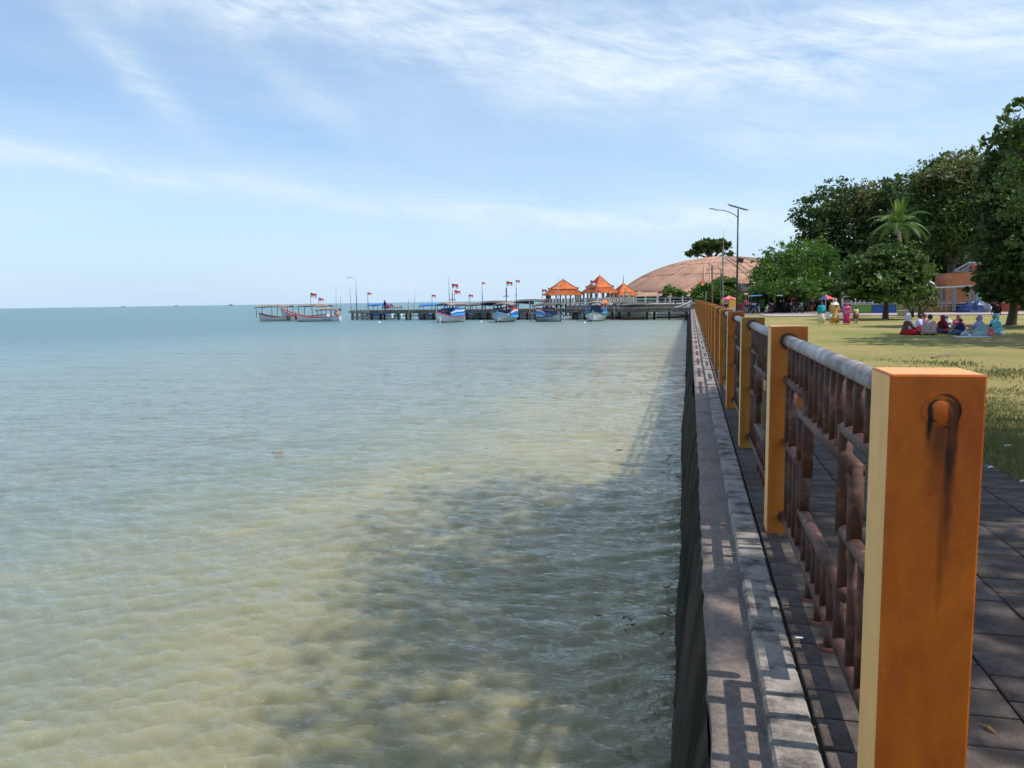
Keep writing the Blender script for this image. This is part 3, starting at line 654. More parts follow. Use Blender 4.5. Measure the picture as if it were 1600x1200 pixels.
def boat(label, u, v, Y, heading, L_=7.5, B=2.6, D=.75, bow=.95, hullm=M_white, bottom=M_brn, trim=M_red, boards=(), board_s=(-.36, .18), roof=None, roofm=M_tarp, postm=M_blue, mast=None, flags=(), extras=None, z0=None, scale=1.0, name='fishing_boat', group=None, cat='boat', open_roof_h=2.05):
    base = at(u, v, Y=Y); bx, by = base.x, Y; bz = WL if z0 is None else z0
    root = thing(name, label, cat, (0, 0, 0), group)
    ST = 17
    def st(i):
        s = -.5 + i/(ST-1); x = s*L_
        hb = B/2*max(.03, (1-abs(2*s)**(2.6 if s > 0 else 4.5)))**.62 if s > 0 else B/2*max(.40, (1-abs(2*s)**4)*.85+.15)
        if i == ST-1: hb = .03
        zg = D + bow*max(0, 2*s)**2.2 + .25*bow*max(0, -2*s)**2
        xr = x + (.28*bow*max(0, 2*s)**3)
        return s, x, xr, hb, zg
    def shell(f0, f1, off=0):
        rings = []
        for i in range(ST):
            s, x, xr, hb, zg = st(i); pts = []
            def sect(f):       # f: 0 keel .. 1 gunwale
                z = -.4 + (zg+.4)*f; w = hb*min(1, (f*1.25)**.55)*(1+.10*f); xx = x + (xr-x)*f
                return xx, w+off, z
            k_ = 5
            fs_ = [f0+(f1-f0)*q/(k_-1) for q in range(k_)]
            pts = [(sect(f)[0], sect(f)[1], sect(f)[2]) for f in fs_[::-1]] + [(sect(f)[0], -sect(f)[1], sect(f)[2]) for f in fs_]
            rings.append(pts)
        return rings
    b = MB(); b.loft(shell(.36, 1), 0, cap=True, closed=False); hull = b.build('hull', hullm, root, smooth=False)
    b = MB(); b.loft(shell(.0, .37, .006), 0, cap=True, closed=True); b.build('hull_bottom', bottom, root)
    b = MB(); dk = [[(st(i)[1], st(i)[3]*.97, st(i)[4]-.22), (st(i)[1], -st(i)[3]*.97, st(i)[4]-.22)] for i in range(ST)]
    for i in range(ST-1): b.quad(dk[i][0], dk[i+1][0], dk[i+1][1], dk[i][1])
    b.build('deck', M_wood, root)
    for sg in (1, -1):
        b = MB(); pts = [(st(i)[2], sg*st(i)[3]*1.12, st(i)[4]+.01) for i in range(ST)]; b.tube(pts, .075, 5); b.build('gunwale', trim, root)
    b = MB(); xs = st(ST-1)[2]; b.box((xs-.02, 0, st(ST-1)[4]*.55), (.12, .12, st(ST-1)[4]*1.25), ry=.12); b.build('stem_post', trim if hullm is not M_white else M_grey, root)
    i0, i1 = [int(round((q+.5)*(ST-1))) for q in board_s]
    for q, bm_ in enumerate(boards):
        for sg in (1, -1):
            b = MB(); h0 = .03+q*.27; h1 = h0+.25
            def pr(i, h): s, x, xr, hb, zg = st(i); return (x, sg*(hb*1.10+.05*math.sin(q)), zg+h - (.0 if i < i1-3 else (i-i1+3)*.06*q))
            inner = lambda p: (p[0], p[1]-sg*.05, p[2])
            rings = [[pr(i, h0), pr(i, h1), inner(pr(i, h1)), inner(pr(i, h0))] for i in range(i0, i1+1)]
            b.loft(rings, 0); b.build('side_board', bm_, root)
    if roof:
        r0, r1, rh, rw = roof      # s-range, height above deck, overhang width
        zt = D+rh
        for s_ in (r0+.03, (r0+r1)/2, r1-.03):
            for sg in (1, -1):
                b = MB(); hb = B/2*.92; b.tube([(s_*L_, sg*hb, D-.1), (s_*L_, sg*hb, zt+.05)], .055, 5); b.build('canopy_post', postm, root)
        rings = []
        for i in range(7):
            x = (r0+(r1-r0)*i/6)*L_; dz = .16*math.sin(PI*i/6)-.10; ring = []
            for j in range(9):
                y = -rw/2+rw*j/8; ring.append((x, y, zt+.30*(1-(2*y/rw)**2)+dz+random.uniform(-.02, .02)))
            ring += [(x, y_*.97, z_-.13) for x, y_, z_ in ring[::-1]]; rings.append(ring)
        b = MB(); b.loft(rings, 0); b.build('canopy', roofm, root)
        for sg in (1, -1):
            b = MB(); b.tube([(r0*L_, sg*rw/2, zt-.14), ((r0+r1)/2*L_, sg*rw/2, zt+.03), (r1*L_, sg*rw/2, zt-.14)], .05, 5); b.build('canopy_edge', M_tarp_d, root)
    if mast:
        ms, mh = mast; b = MB(); b.tube([(ms*L_, 0, D), (ms*L_, 0, D+mh)], [.10, .06], 6); b.build('mast', postm, root)
        b = MB(); b.tube([(ms*L_, -.55, D+mh*.72), (ms*L_, .55, D+mh*.72)], .05, 5); b.build('crosstree', postm, root)
    root.location = (bx, by, bz); root.rotation_euler = (0, 0, heading); root.scale = (scale,)*3
    ORG[root.name] = Vector((0, 0, 0))
    for (fs, fy, fz, fh, w, ph) in flags:
        # flags always blow towards +X in the world: undo the heading on an arm empty-free mesh by rotating its vertices
        b = MB(); base_ = Vector((fs*L_, fy, D+fz)); b.tube([base_, base_+Vector((0, 0, fh))], [.045, .03], 6); p = b.build('flagpole', M_bam, root)
        top = base_+Vector((0, 0, fh)); n = 7; dx = Vector((math.cos(-heading), math.sin(-heading), 0)); dn = Vector((-dx.y, dx.x, 0)); hh = w*.66
        for nm, za, zb, m in (('red_stripe', 0, -.5, M_flagr), ('white_stripe', -.5, -1, M_flagw)):
            b = MB()
            for side in (0, .014):
                pts = [[top+dx*(w*i/n)+dn*(.10*math.sin(i*1.2+ph)+side)+Vector((0, 0, zz*hh-.30*hh*(i/n)**1.4+.03*math.sin(i*1.1+ph))) for i in range(n+1)] for zz in (za, zb)]
                b.loft(pts, 0, cap=False, closed=False)
            b.build(nm, m, p)
    if extras: extras(root, L_, B, D, bow, st)
    return root
def ex_tyre(s_, sg=-1, z=.55):
    def f(root, L_, B, D, bow, st):
        b = MB(); i = int((s_+.5)*16); s, x, xr, hb, zg = st(i); y = sg*(hb*1.1+.12); pts = [(x+.30*math.cos(a), y, zg-.25+.30*math.sin(a)) for a in np.linspace(0, 2*PI, 15)]; b.tube(pts, .09, 6, cap=False); b.build('tyre_fender', M_black, root)
    return f
def ex_bow(root, L_, B, D, bow, st):
    s, x, xr, hb, zg = st(16); b = MB()
    for a_, l_ in ((.2, 1.7), (-.12, 1.1), (.5, .9)):
        b.add([(xr-.1, -.05, zg-1.0), (xr+.35, .0, zg-1.05), (xr+.05+a_*.9, 0, zg-1.0+l_), (xr-.1, .05, zg-1.0), (xr+.35, .05, zg-1.05), (xr+.05+a_*.9, .05, zg-1.0+l_)], [(0,1,2),(3,5,4),(0,3,4,1),(1,4,5,2),(2,5,3,0)])
    b.build('bow_ornament', M_flagr, root)
    b = MB(); i = 2; s, x, xr, hb, zg = st(2); b.ell((x-.3, 0, zg+.55), (.45, .5, .45)); b.build('orange_bundle', M_ora, root)
    # lettering on the side, blue on white, too far to be read letter by letter
    M_let = paint('lettering_blue', (.12, .30, .70))
    sg = 1 if root.rotation_euler.z > 2 else -1
    for j, w in enumerate((.34, .26, .34, .22, 0, .34, .22, .34, .26)):
        if not w: continue
        s_ = -.18-.019*j; i = (s_+.5)*16; q = st(int(i)); q1 = st(int(i)+1); f = i-int(i); hb = (q[3]*(1-f)+q1[3]*f)*1.085+.02; zz = (q[4]*(1-f)+q1[4]*f)-.36
        b = MB(); b.box((s_*L_, sg*hb, zz), (.10, .015, w*.8)); b.box((s_*L_+.05, sg*hb, zz+(.08 if j % 2 else -.08)), (.10, .015, .06)); b.build('letter', M_let, root)
def ex_panel(root, L_, B, D, bow, st):
    b = MB(); b.box((.16*L_, 1.28, D+.32), (1.5, .05, .50), rz=-.30); b.build('yellow_sign', M_yel, root)
    b = MB(); b.ell((-.05*L_, .85, D+1.55), (.8, .45, .33)); b.build('orange_bundle', M_ora, root)
    b = MB(); b.box((.02*L_, 0, D+.62), (.1, 1.9, .9)); b.build('bulkhead', M_dblue, root)
def ex_ring(root, L_, B, D, bow, st):
    s, x, xr, hb, zg = st(15); b = MB(); pts = [(xr+.25, .35+.13*math.cos(a)*1.2, zg-1.0+.42*math.sin(a)) for a in np.linspace(0, 2*PI, 13)]; b.tube(pts, .085, 6, cap=False); b.build('white_fender', M_white, root)
    b = MB(); b.box((-.02*L_, 0, D+.8), (.1, 1.3, 1.3)); b.build('bulkhead', M_dblue, root)
def ex_orange(root, L_, B, D, bow, st):
    b = MB(); b.ell((-.1*L_, 1.15, D+1.75), (.5, .55, .45)); b.build('orange_bundle', M_ora, root)
    b = MB(); b.box((.0, 0, D+.8), (.1, 1.5, 1.3)); b.build('bulkhead', M_dblue, root)
H = math.radians
# three boats off the head of the jetty, broadside
boat('open tour boat with grey canopy and tyre fender, leftmost of the moored boats', 437, 500, 127, H(183), L_=7.6, B=2.3, D=.75, bow=.75, trim=M_red, bottom=M_yel, roof=(-.32, .56, 1.95, 2.7), postm=M_dblue, extras=ex_tyre(-.28, 1))
boat('long tour boat with two part canopy lying behind the white boat with red bow ornament', 478, 498, 131, H(178), L_=9.4, B=2.3, D=.8, bow=1.5, hullm=M_white, trim=M_red, roof=(-.55, .12, 1.9, 2.8), postm=M_dblue, flags=((-.32, .3, 2.2, 1.2, 1.0, 0),))
boat('white boat with red rim, red bow ornament and large flag moored off the jetty head', 499, 504, 122, H(184), L_=7.9, B=2.1, D=.72, bow=.62, trim=M_red, bottom=M_dblue, roof=(-.48, .03, 1.35, 2.2), postm=M_cyan, flags=((.18, 0, 1.2, 3.1, 1.15, 1),), extras=ex_bow)
# moored to the near side of the jetty, bows to the camera
boat('blue boat with pale striped side boards, red bow rim and two flags', 704, 504, 110.5, H(-112), L_=5.8, B=2.7, D=.75, bow=.80, boards=(M_blue, M_cyan, M_blue, M_white, M_blue), board_s=(-.44, .26), trim=M_red, roof=(-.40, .30, 1.95, 3.0), postm=M_dblue, mast=(-.1, 3.7), flags=((-.1, 0, 2.2, 2.9, 1.0, 2), (-.15, .2, 2.2, 1.9, .9, 0)), extras=ex_ring)
boat('grey hulled boat with yellow sign and orange bundle under its canopy', 789, 504, 110.0, H(-96), L_=6.0, B=3.0, D=.72, bow=.75, hullm=M_grey, boards=(M_cyan, M_blue, M_blue, M_white, M_red), board_s=(-.46, .22), trim=M_cyan, roof=(-.4, .22, 1.85, 3.1), postm=M_dblue, mast=(-.12, 4.3), flags=((-.12, .1, 3.0, 2.3, .9, 1),), extras=ex_panel)
boat('grey hulled boat with red, white and blue side boards and green bottom', 858, 503, 110.0, H(-42), L_=5.4, B=2.3, D=.66, bow=.55, hullm=M_grey, bottom=M_green, boards=(M_white, M_cyan, M_blue, M_white, M_red), board_s=(-.46, .12), trim=M_dblue, roof=(-.42, .40, 1.75, 2.5), roofm=M_tarp_d, postm=M_dblue, flags=((-.30, 0, 1.6, 2.5, .75, 2),), extras=ex_tyre(-.4, -1))
boat('white and green boat seen bow on with blue rails and orange bundle beside the pavilion', 931, 504, 110.0, H(-91), L_=5.4, B=2.75, D=.80, bow=.55, hullm=M_white, bottom=M_green, boards=(M_blue, M_cyan), board_s=(-.40, .34), trim=M_green, roof=(-.40, .18, 1.75, 2.6), postm=M_cyan, flags=((-.1, -.05, 1.9, 1.7, .7, 0), (-.3, -1.0, 1.5, 3.6, .9, 1)), extras=ex_orange)
# behind the jetty: only roofs, masts and flags show over the deck
for (u, Y, hd, lab, kw) in (
    (590, 137, 175, 'bright blue boat with dark canopy and small flag behind the jetty beside the standing man', dict(L_=6.5, hullm=M_white, trim=M_blue, boards=(M_blue, M_blue), roof=(-.45, .25, 1.9, 2.3), roofm=M_blue, mast=(.3, 3.0), flags=((.31, 0, 2.8, 1.6, .8, 0),))),
    (611, 139, 180, 'low boat with thin pale canopy partly behind the man standing on the jetty', dict(L_=4.5, hullm=M_white, trim=M_cyan, roof=(-.45, .3, 1.5, 2.2))),
    (678, 131, 182, 'boat with blue tarpaulin canopy and leaning flag behind the jetty', dict(L_=5.4, hullm=M_white, trim=M_blue, roof=(-.45, .45, 1.75, 2.4), roofm=M_blue, flags=((.05, 0, 1.4, 2.3, .75, 2),))),
    (742, 129.5, 178, 'boat with long grey canopy and red funnel box behind the jetty', dict(L_=7.5, hullm=M_white, trim=M_red, roof=(-.45, .45, 1.75, 2.6), flags=((.14, 0, 1.8, 1.8, .8, 1),))),
    (757, 129, 182, 'boat with dark canopy and tall blue mast carrying a small red flag', dict(L_=6.4, hullm=M_white, trim=M_dblue, roof=(-.45, .45, 1.7, 2.6), roofm=M_tarp_d, mast=(.05, 4.2), flags=((.05, 0, 3.8, 1.9, .6, 0),))),
    (775, 127.5, 180, 'boat with peaked dark canopy hidden behind the grey hulled boat', dict(L_=5.4, hullm=M_white, trim=M_red, roof=(-.45, .45, 2.1, 2.6), roofm=M_tarp_d)),
    (806, 127, 179, 'boat with red edged canopy and tall blue mast behind the jetty', dict(L_=6.8, hullm=M_white, trim=M_red, roof=(-.45, .45, 1.95, 2.6), mast=(-.02, 4.6), flags=((-.02, 0, 4.2, 1.7, .7, 2),))),
    (830, 126.5, 181, 'boat with dark raised canopy above a red rail behind the jetty stake', dict(L_=5.8, hullm=M_white, trim=M_red, roof=(-.45, .45, 2.25, 2.6), roofm=M_tarp_d, boards=(M_white,))),
    (967, 122, 183, 'white boat with orange stripe moored below the right pavilion', dict(L_=6.4, hullm=M_white, trim=M_ora, bow=.5, D=1.5, roof=(-.40, .15, 1.0, 2.0), roofm=M_tarp_d)),
    (997, 120, 178, 'boat with black and white striped canopy left of the long pale canoe', dict(L_=5.6, hullm=M_white, trim=M_dblue, D=1.1, roof=(-.40, .45, 1.1, 2.2), roofm=M_tarp_d, flags=((.38, 0, 1.5, 1.6, .5, 0),)))):
    boat(lab, u, 500, Y, H(hd), B=2.2, postm=M_blue, **kw)
boat('long pale canoe with upswept bow lying beyond the jetty near the shore', 1034, 498, 121, H(4), L_=8.2, B=1.5, D=1.45, bow=1.15, hullm=M_grey, trim=M_white, name='canoe')
boat('dark low rowing boat seen between the jetty piles', 989, 499, 114.5, H(176), L_=3.4, B=1.2, D=.35, bow=.3, hullm=M_brn, trim=M_wood_d, name='rowing_boat')
# a green tarp roof on stakes and a leaning outrigger pole with yellow green fin
a = at(985, 466, Y=128); gc = thing('green_awning', 'long thin green awning on thin posts below the dome eaves', 'awning', (a.x, 128, 1.2))
p0, p1 = at(990, 468, Y=128), at(1028, 467, Y=128)
b = MB(); b.box((p0+p1)/2, ((p1-p0).length, 2.0, .22)); b.build('canopy', paint('awning_green', (.16, .42, .22)), gc)
for f in (.05, .5, .95):
    q = p0.lerp(p1, f); b = MB(); b.tube([(q.x, 127.2, .2), (q.x, 127.2, q.z)], .05, 5); b.build('post', M_white, gc)
a, c_ = at(984, 466, Y=123), at(975, 452, Y=123)
b = MB(); b.loft([[(a.x-.25, 123, a.z), (a.x+.30, 123, a.z), (a.x+.30, 123.1, a.z), (a.x-.25, 123.1, a.z)], [(c_.x-.1, 123, c_.z), (c_.x+.12, 123, c_.z), (c_.x+.12, 123.1, c_.z), (c_.x-.1, 123.1, c_.z)]], 0)
tag(b.build('boat_fin', paint('fin_lime', (.55, .68, .22)), loc=tuple(a)), 'leaning yellow green fin standing above the boats beside the third orange roof', 'pennant')
# mooring floats
for i_, (u, v) in enumerate(((592.5, 505), (752, 503.5), (913, 505.5))):
    p = at(u, v, z=WL); b = MB(); b.ell((p.x, p.y, WL+.08), (.22, .22, .17), 10, 6)
    tag(b.build('float', M_white, smooth=True, loc=tuple(p)), ('small white float on the water left of the striped boat below the standing man', 'small white float between the striped boat and the boat with the yellow sign', 'small white float left of the bow-on green and white boat')[i_], 'float')
for u, w, hh in ((360, 26, 5.2), (275, 18, 4.5), (192, 22, 4)):
    p = at(u, 477, Y=2600); b = MB(); b.rings([(p.x, 2600, WL-1, w*.4, 6), (p.x, 2600, WL+hh*.5, w*.5, 7), (p.x, 2600, WL+hh*.55, w*.48, 7)], 8); b.box((p.x+w*.2, 2600, WL+hh*.8), (w*.22, 6, hh*.7))
    tag(b.build('distant_ship', paint('ship_haze_grey', (.30, .36, .40)), loc=(p.x, 2600, WL)), {360: 'largest faint ship on the sea horizon, nearest the moored boats', 275: 'middle of the faint ships on the horizon', 192: 'leftmost faint ship on the horizon'}[u], 'ship')

# ================================================================== QUAY, PAVILIONS, DOME
M_quay = mat('quay_concrete', (.40, .36, .31), .9, .2, 1)
quay = thing('quay', 'concrete quay with white balustrade posts beyond the jetty, below the dome', 'quay', (-8, 122, 0))
b = MB(); b.box((-9.2, 166, .1), (20.6, 88, .9)); b.build('slab', M_quay, quay)
b = MB(); b.box((-9.2, 121.9, .62), (20.8, .5, .22)); b.build('coping', M_quay, quay)
for q in range(11):
    x = -18.6+q*1.92; b = MB(); b.box((x, 122.1, 1.25), (.24, .24, 1.1)); b.box((x, 122.1, 1.84), (.34, .34, .1)); b.build('baluster_post', M_white, quay)
for z in (1.15, 1.6):
    b = MB(); b.box((-9.2, 122.1, z), (19, .10, .10)); b.build('balustrade_rail', M_grey, quay)
for q in range(7):
    b = MB(); b.box((-18.6+q*3.1, 122.3, -.9), (.5, .5, 2.6)); b.build('support', M_wood_d, quay)
M_tile = mat('terracotta_tiles', (.66, .185, .055), .85, .3, 2.2, c2=(.44, .12, .045), c2scale=1.2); M_tile_d = mat('ridge_tiles', (.28, .09, .04), .8, .2, 3)
M_post = paint('pavilion_timber', (.16, .13, .11)); M_stone = mat('pavilion_stone', (.40, .34, .28), .9, .25, 2)
def pavilion(label, u, Y, half, zdeck, zeave, zmid, ztop, rot, finial=.6, upper=.72):
    c = at(u, 470, Y=Y); root = thing('pavilion', label, 'pavilion', (c.x, Y, zdeck))
    Rm = Matrix.Rotation(rot, 3, 'Z'); C = Vector((c.x, Y, 0))
    def sq(h, z): return [C + Rm @ Vector((sx*h, sy*h, z)) for sx, sy in ((-1, -1), (1, -1), (1, 1), (-1, 1))]
    def roofpart(name, h0, z0, h1, z1):
        b = MB(); rings = []
        for i in range(5):
            t = i/4; h = h0+(h1-h0)*t; z = z0+(z1-z0)*(t**1.15); rings.append(sq(h, z))
        b.loft([sq(h0, z0-.12)]+rings, 0); r = b.build(name, M_tile, root)
        for j in range(4):
            b = MB(); b.tube([rg[j]+Vector((0, 0, .05)) for rg in rings], .075, 5); b.build('hip_ridge', M_tile_d, r)
        # rows of tiles as low steps
        b = MB()
        for q in range(1, 9):
            t = q/9; h = h0+(h1-h0)*t; z = z0+(z1-z0)*(t**1.15)+.02; s4 = sq(h+.03, z)
            for j in range(4): b.tube([s4[j], s4[(j+1) % 4]], .035, 4)
        o = b.build('tile_courses', M_tile, r); o['kind'] = 'stuff'
        for j in range(4):
            b = MB(); p = sq(h0+.05, z0+.12)[j]; b.ell(p, (.14, .14, .22), 6, 4); b.build('corner_finial', M_tile_d, r)
        return r
    roofpart('lower_roof', half, zeave, half*upper*.93, zmid-.2)
    b = MB(); b.loft([sq(half*upper*.86, zmid-.35), sq(half*upper*.86, zmid+.12)], 0); b.build('clerestory', M_post, root)
    r = roofpart('upper_roof', half*upper, zmid, .12, ztop)
    b = MB(); b.tube([C+Vector((0, 0, ztop-.1)), C+Vector((0, 0, ztop+finial))], [.12, .04], 6); b.build('finial', M_tile_d, r)
    for i in range(4):
        for k_ in range(3):
            p0, p1 = sq(half*.84, 0)[i], sq(half*.84, 0)[(i+1) % 4]; p = p0.lerp(p1, k_/3)
            b = MB(); b.box((p.x, p.y, (zdeck+zeave)/2), (.24, .24, zeave-zdeck+.1), rz=rot); b.build('column', M_post, root)
    b = MB(); b.loft([sq(half*1.02, zdeck-.22), sq(half*1.02, zdeck)], 0); b.build('floor_slab', M_quay, root)
    for i in range(4):
        p0, p1 = sq(half*.98, 0)[i], sq(half*.98, 0)[(i+1) % 4]; d = p1-p0; an = math.atan2(d.y, d.x)
        for q in range(11):
            p = p0.lerp(p1, (q+.5)/11); b = MB(); b.box((p.x, p.y, zdeck+.42), (.20, .12, .74), rz=an); b.build('baluster', M_stone, root)
        m_ = (p0+p1)/2; b = MB(); b.box((m_.x, m_.y, zdeck+.84), (d.length, .16, .10), rz=an); b.build('handrail', M_stone, root)
    for sx in (-.8, -.27, .27, .8):
        for sy in (-.8, .8):
            p = C + Rm @ Vector((sx*half, sy*half, 0)); b = MB(); b.box((p.x, p.y, (zdeck-2.4)/2-.2), (.34, .34, zdeck+2.4)); b.build('stilt', M_wood_d, root)
    return root
pavilion('orange two tier roofed pavilion on stilts, left of the pair beyond the jetty', 880, 150, 3.55, .95, 2.6, 3.75, 5.5, H(18), .35, .72)
pavilion('orange two tier roofed pavilion seen corner on, right of the pair beyond the jetty', 937, 146, 2.65, .95, 2.9, 3.90, 5.9, H(38), .45, .70)
pavilion('small orange roofed pavilion half behind the left end of the dome', 974, 172, 2.2, 1.0, 2.5, 3.1, 4.9, H(33), 2.0, .9)
pavilion('orange roofed gate pavilion among the bushes in front of the dome', 1097, 145, 1.7, .4, 2.7, 3.2, 4.5, H(33), .35, .8)

M_dome = mat('dome_weathered_pink', (.40, .225, .150), .9, .32, .35, bump=.3, bscale=3, c2=(.22, .115, .085), c2scale=.22, c2lo=.50, c2hi=.66, stretch=(1, 1, .35), detail=10)
M_rib = mat('dome_rib', (.50, .31, .22), .85, .15, 1); M_crack = mat('dome_seam', (.19, .10, .09), .9, .2, 1)
DC, DR, DZ, DH = Vector((8.3, 215, 0)), 27.5, 3.2, 9.2
dome = thing('dome_building', 'broad pink brown domed building with raised curving ribs at the end of the shore', 'building', (DC.x, DC.y, 0))
def dz_(r): return DZ + DH*max(0, 1-(r/DR)**2)**.76
b = MB(); n = 96; rings = []
for q in range(25):
    r = DR*math.sin(PI/2*(1-q/24))if q < 24 else .05
    rings.append([(DC.x+r*math.cos(2*PI*j/n), DC.y+r*math.sin(2*PI*j/n), dz_(r)+.05*math.sin(j*2.1)*(r/DR)) for j in range(n)])
b.loft(rings, 0); b.build('dome', M_dome, dome, smooth=True)
def rib(a0, a1, r, m, name, w=.16, r0=.10, r1=1.0, lift=.10):
    b = MB(); pts = []
    for q in range(22):
        t = q/21; rr = DR*(r1+(r0-r1)*t); a = a0+(a1-a0)*t; pts.append((DC.x+rr*math.cos(a), DC.y+rr*math.sin(a), dz_(rr)+lift)); 
    b.tube(pts, w*.75, 5); b.build(name, m, dome)
for deg in (-172, -148, -124, -99, -74, -50, -28, -8):
    a = H(deg); off = .022 if True else 0
    rib(a-off, a+H(14)*(1 if deg < -99 else -1)-off*3, 0, M_rib, 'rib', .17); rib(a+off, a+H(14)*(1 if deg < -99 else -1)+off*3, 0, M_rib, 'rib', .13)
for q in range(15):
    a = H(-174+q*11.8); rib(a, a+random.uniform(-.12, .12), 0, M_crack, 'seam', .07, random.uniform(.35, .7), random.uniform(.8, .98), .0)
for rr in (.80, .55):
    b = MB(); pts = [(DC.x+DR*rr*math.cos(a), DC.y+DR*rr*math.sin(a), dz_(DR*rr)+.02+.22*mn.noise((a*6, rr, 1))) for a in np.linspace(-PI, .1, 70)]; b.tube(pts, .05, 4); b.build('ring_seam', M_crack, dome)
b = MB(); n = 72
def ring_(r, z, wv=0): return [(DC.x+(r+wv*math.cos(9*2*PI*j/n))*math.cos(2*PI*j/n), DC.y+(r+wv*math.cos(9*2*PI*j/n))*math.sin(2*PI*j/n), z) for j in range(n)]
b.loft([ring_(DR-1.2, DZ+.15), ring_(DR+1.0, DZ-.15), ring_(DR+4.2, DZ-.95, .7), ring_(DR+4.2, DZ-1.2, .7), ring_(DR-1.2, DZ-.4)], 0, cap=False); ea = b.build('eaves', M_dome, dome)
b = MB(); rr_ = ring_(DR+4.22, DZ-1.05, .7); b.tube(rr_+[rr_[0]], .13, 5); b.build('eaves_rim', M_rib, ea)
for j in range(18):
    a = 2*PI*j/18; b = MB(); b.tube([(DC.x+(DR-.8)*math.cos(a), DC.y+(DR-.8)*math.sin(a), DZ+.25), (DC.x+(DR+4.3)*math.cos(a), DC.y+(DR+4.3)*math.sin(a), DZ-.85)], .16, 5); b.build('eaves_rib', M_rib, ea)
b = MB(); b.loft([ring_(DR-2, -.1), ring_(DR-2, DZ)], 0); b.build('wall', mat('dark_hall_wall', (.10, .075, .07), .9, .3, .5), dome)
for j in range(40):
    a = 2*PI*j/40
    if -1 < math.sin(a) < .25:
        b = MB(); b.tube([(DC.x+(DR+3.2)*math.cos(a), DC.y+(DR+3.2)*math.sin(a), 0), (DC.x+(DR+3.2)*math.cos(a), DC.y+(DR+3.2)*math.sin(a), DZ-1)], .2, 6); b.build('column', M_quay, dome)
# sweeping shell canopy in front of the dome, right of centre
cn = thing('shell_canopy', 'low pinkish shell canopy with pale rim projecting in front of the dome', 'canopy', (at(1075, 470, Y=165).x, 165, 0))
b = MB(); rings = []
for q in range(9):
    t = q/8; pL, pR = at(1040+0*t, 461-3*t, Y=178), at(1112, 452-4*t, Y=178); x0_, x1_ = at(1028, 460, Y=172).x, at(1106, 460, Y=172).x
    rings.append([(x0_+(x1_-x0_)*j/12, 166+t*18, 1.9+(.9+1.6*(j/12)**1.2)*math.sin(t*PI/2*.98)+.12*math.sin(j*2)) for j in range(13)])
b.loft(rings, 0, cap=False, closed=False); b.build('shell', M_dome, cn)
b = MB(); b.tube([(p[0], p[1], p[2]+.05) for p in rings[8]], .2, 6); b.tube([(p[0], p[1], p[2]) for p in rings[0]], .12, 6); b.build('rim', M_rib, cn)
for j in range(0, 13, 2):
    p = rings[0][j]; b = MB(); b.tube([(p[0], p[1], .5), p], .1, 6); b.build('post', M_grey, cn)

# ================================================================== TREES
LF1 = leafmat('leaf_mid_green', (.040, .082, .016), (.125, .200, .040))
LF2 = leafmat('leaf_dark_green', (.028, .058, .013), (.095, .155, .036))
LF3 = leafmat('leaf_fresh_green', (.045, .105, .014), (.13, .24, .035))
LF4 = leafmat('leaf_dry_olive', (.085, .105, .030), (.23, .23, .09))
LF5 = leafmat('leaf_pale', (.16, .21, .06), (.45, .46, .20))
M_bark = mat('bark', (.10, .075, .055), .95, .35, 3, bump=.8, bscale=12, stretch=(1, 1, .3)); M_bark_l = mat('pale_bark', (.26, .21, .17), .95, .3, 3, bump=.5, bscale=10)
def leaves(blobs, n, size, seed, clump=.34, up=.3, aspect=.55, hollow=.55, per=26):
    """n leaf quads gathered in clumps near the skins of the given ellipsoids (cx,cy,cz,rx,ry,rz)"""
    g = np.random.default_rng(seed); bl = np.array(blobs, float); w = (bl[:, 3]*bl[:, 5])**1.0; w /= w.sum()
    nc = max(6, n//per); bi = g.choice(len(bl), nc, p=w); d = g.normal(size=(nc, 3)); d /= np.linalg.norm(d, axis=1)[:, None]
    rad = hollow + (1.06-hollow)*g.random(nc)**.6 + .22*(g.random(nc) < .16)
    cc = bl[bi, :3] + d*bl[bi, 3:]*rad[:, None]
    ci = g.integers(0, nc, n); R_ = bl[bi][:, 3:].mean(1)
    cs = (clump*R_*g.uniform(.5, 1.25, nc))[ci]
    off = g.normal(size=(n, 3))*np.stack([cs, cs, cs*.6], 1)*.55
    P = cc[ci] + off
    nr = g.normal(size=(n, 3)); nr[:, 2] += up*2; nr /= np.linalg.norm(nr, axis=1)[:, None]
    t = g.normal(size=(n, 3)); t -= (t*nr).sum(1)[:, None]*nr; t /= np.linalg.norm(t, axis=1)[:, None]; b_ = np.cross(nr, t)
    sz = size*np.exp(g.normal(size=n)*.38)[:, None]
    q = np.stack([P - t*sz*.5, P + b_*sz*.5*aspect - t*sz*.02, P + t*sz*.5, P - b_*sz*.5*aspect - t*sz*.02], 1)
    return q.reshape(-1, 3)
def crown(blobs, n, size, lm, root, seed, **kw):
    V = leaves(blobs, n, size, seed, **kw); Fq = np.arange(len(V)).reshape(-1, 4); return arr_obj('crown', V, Fq, lm, root)
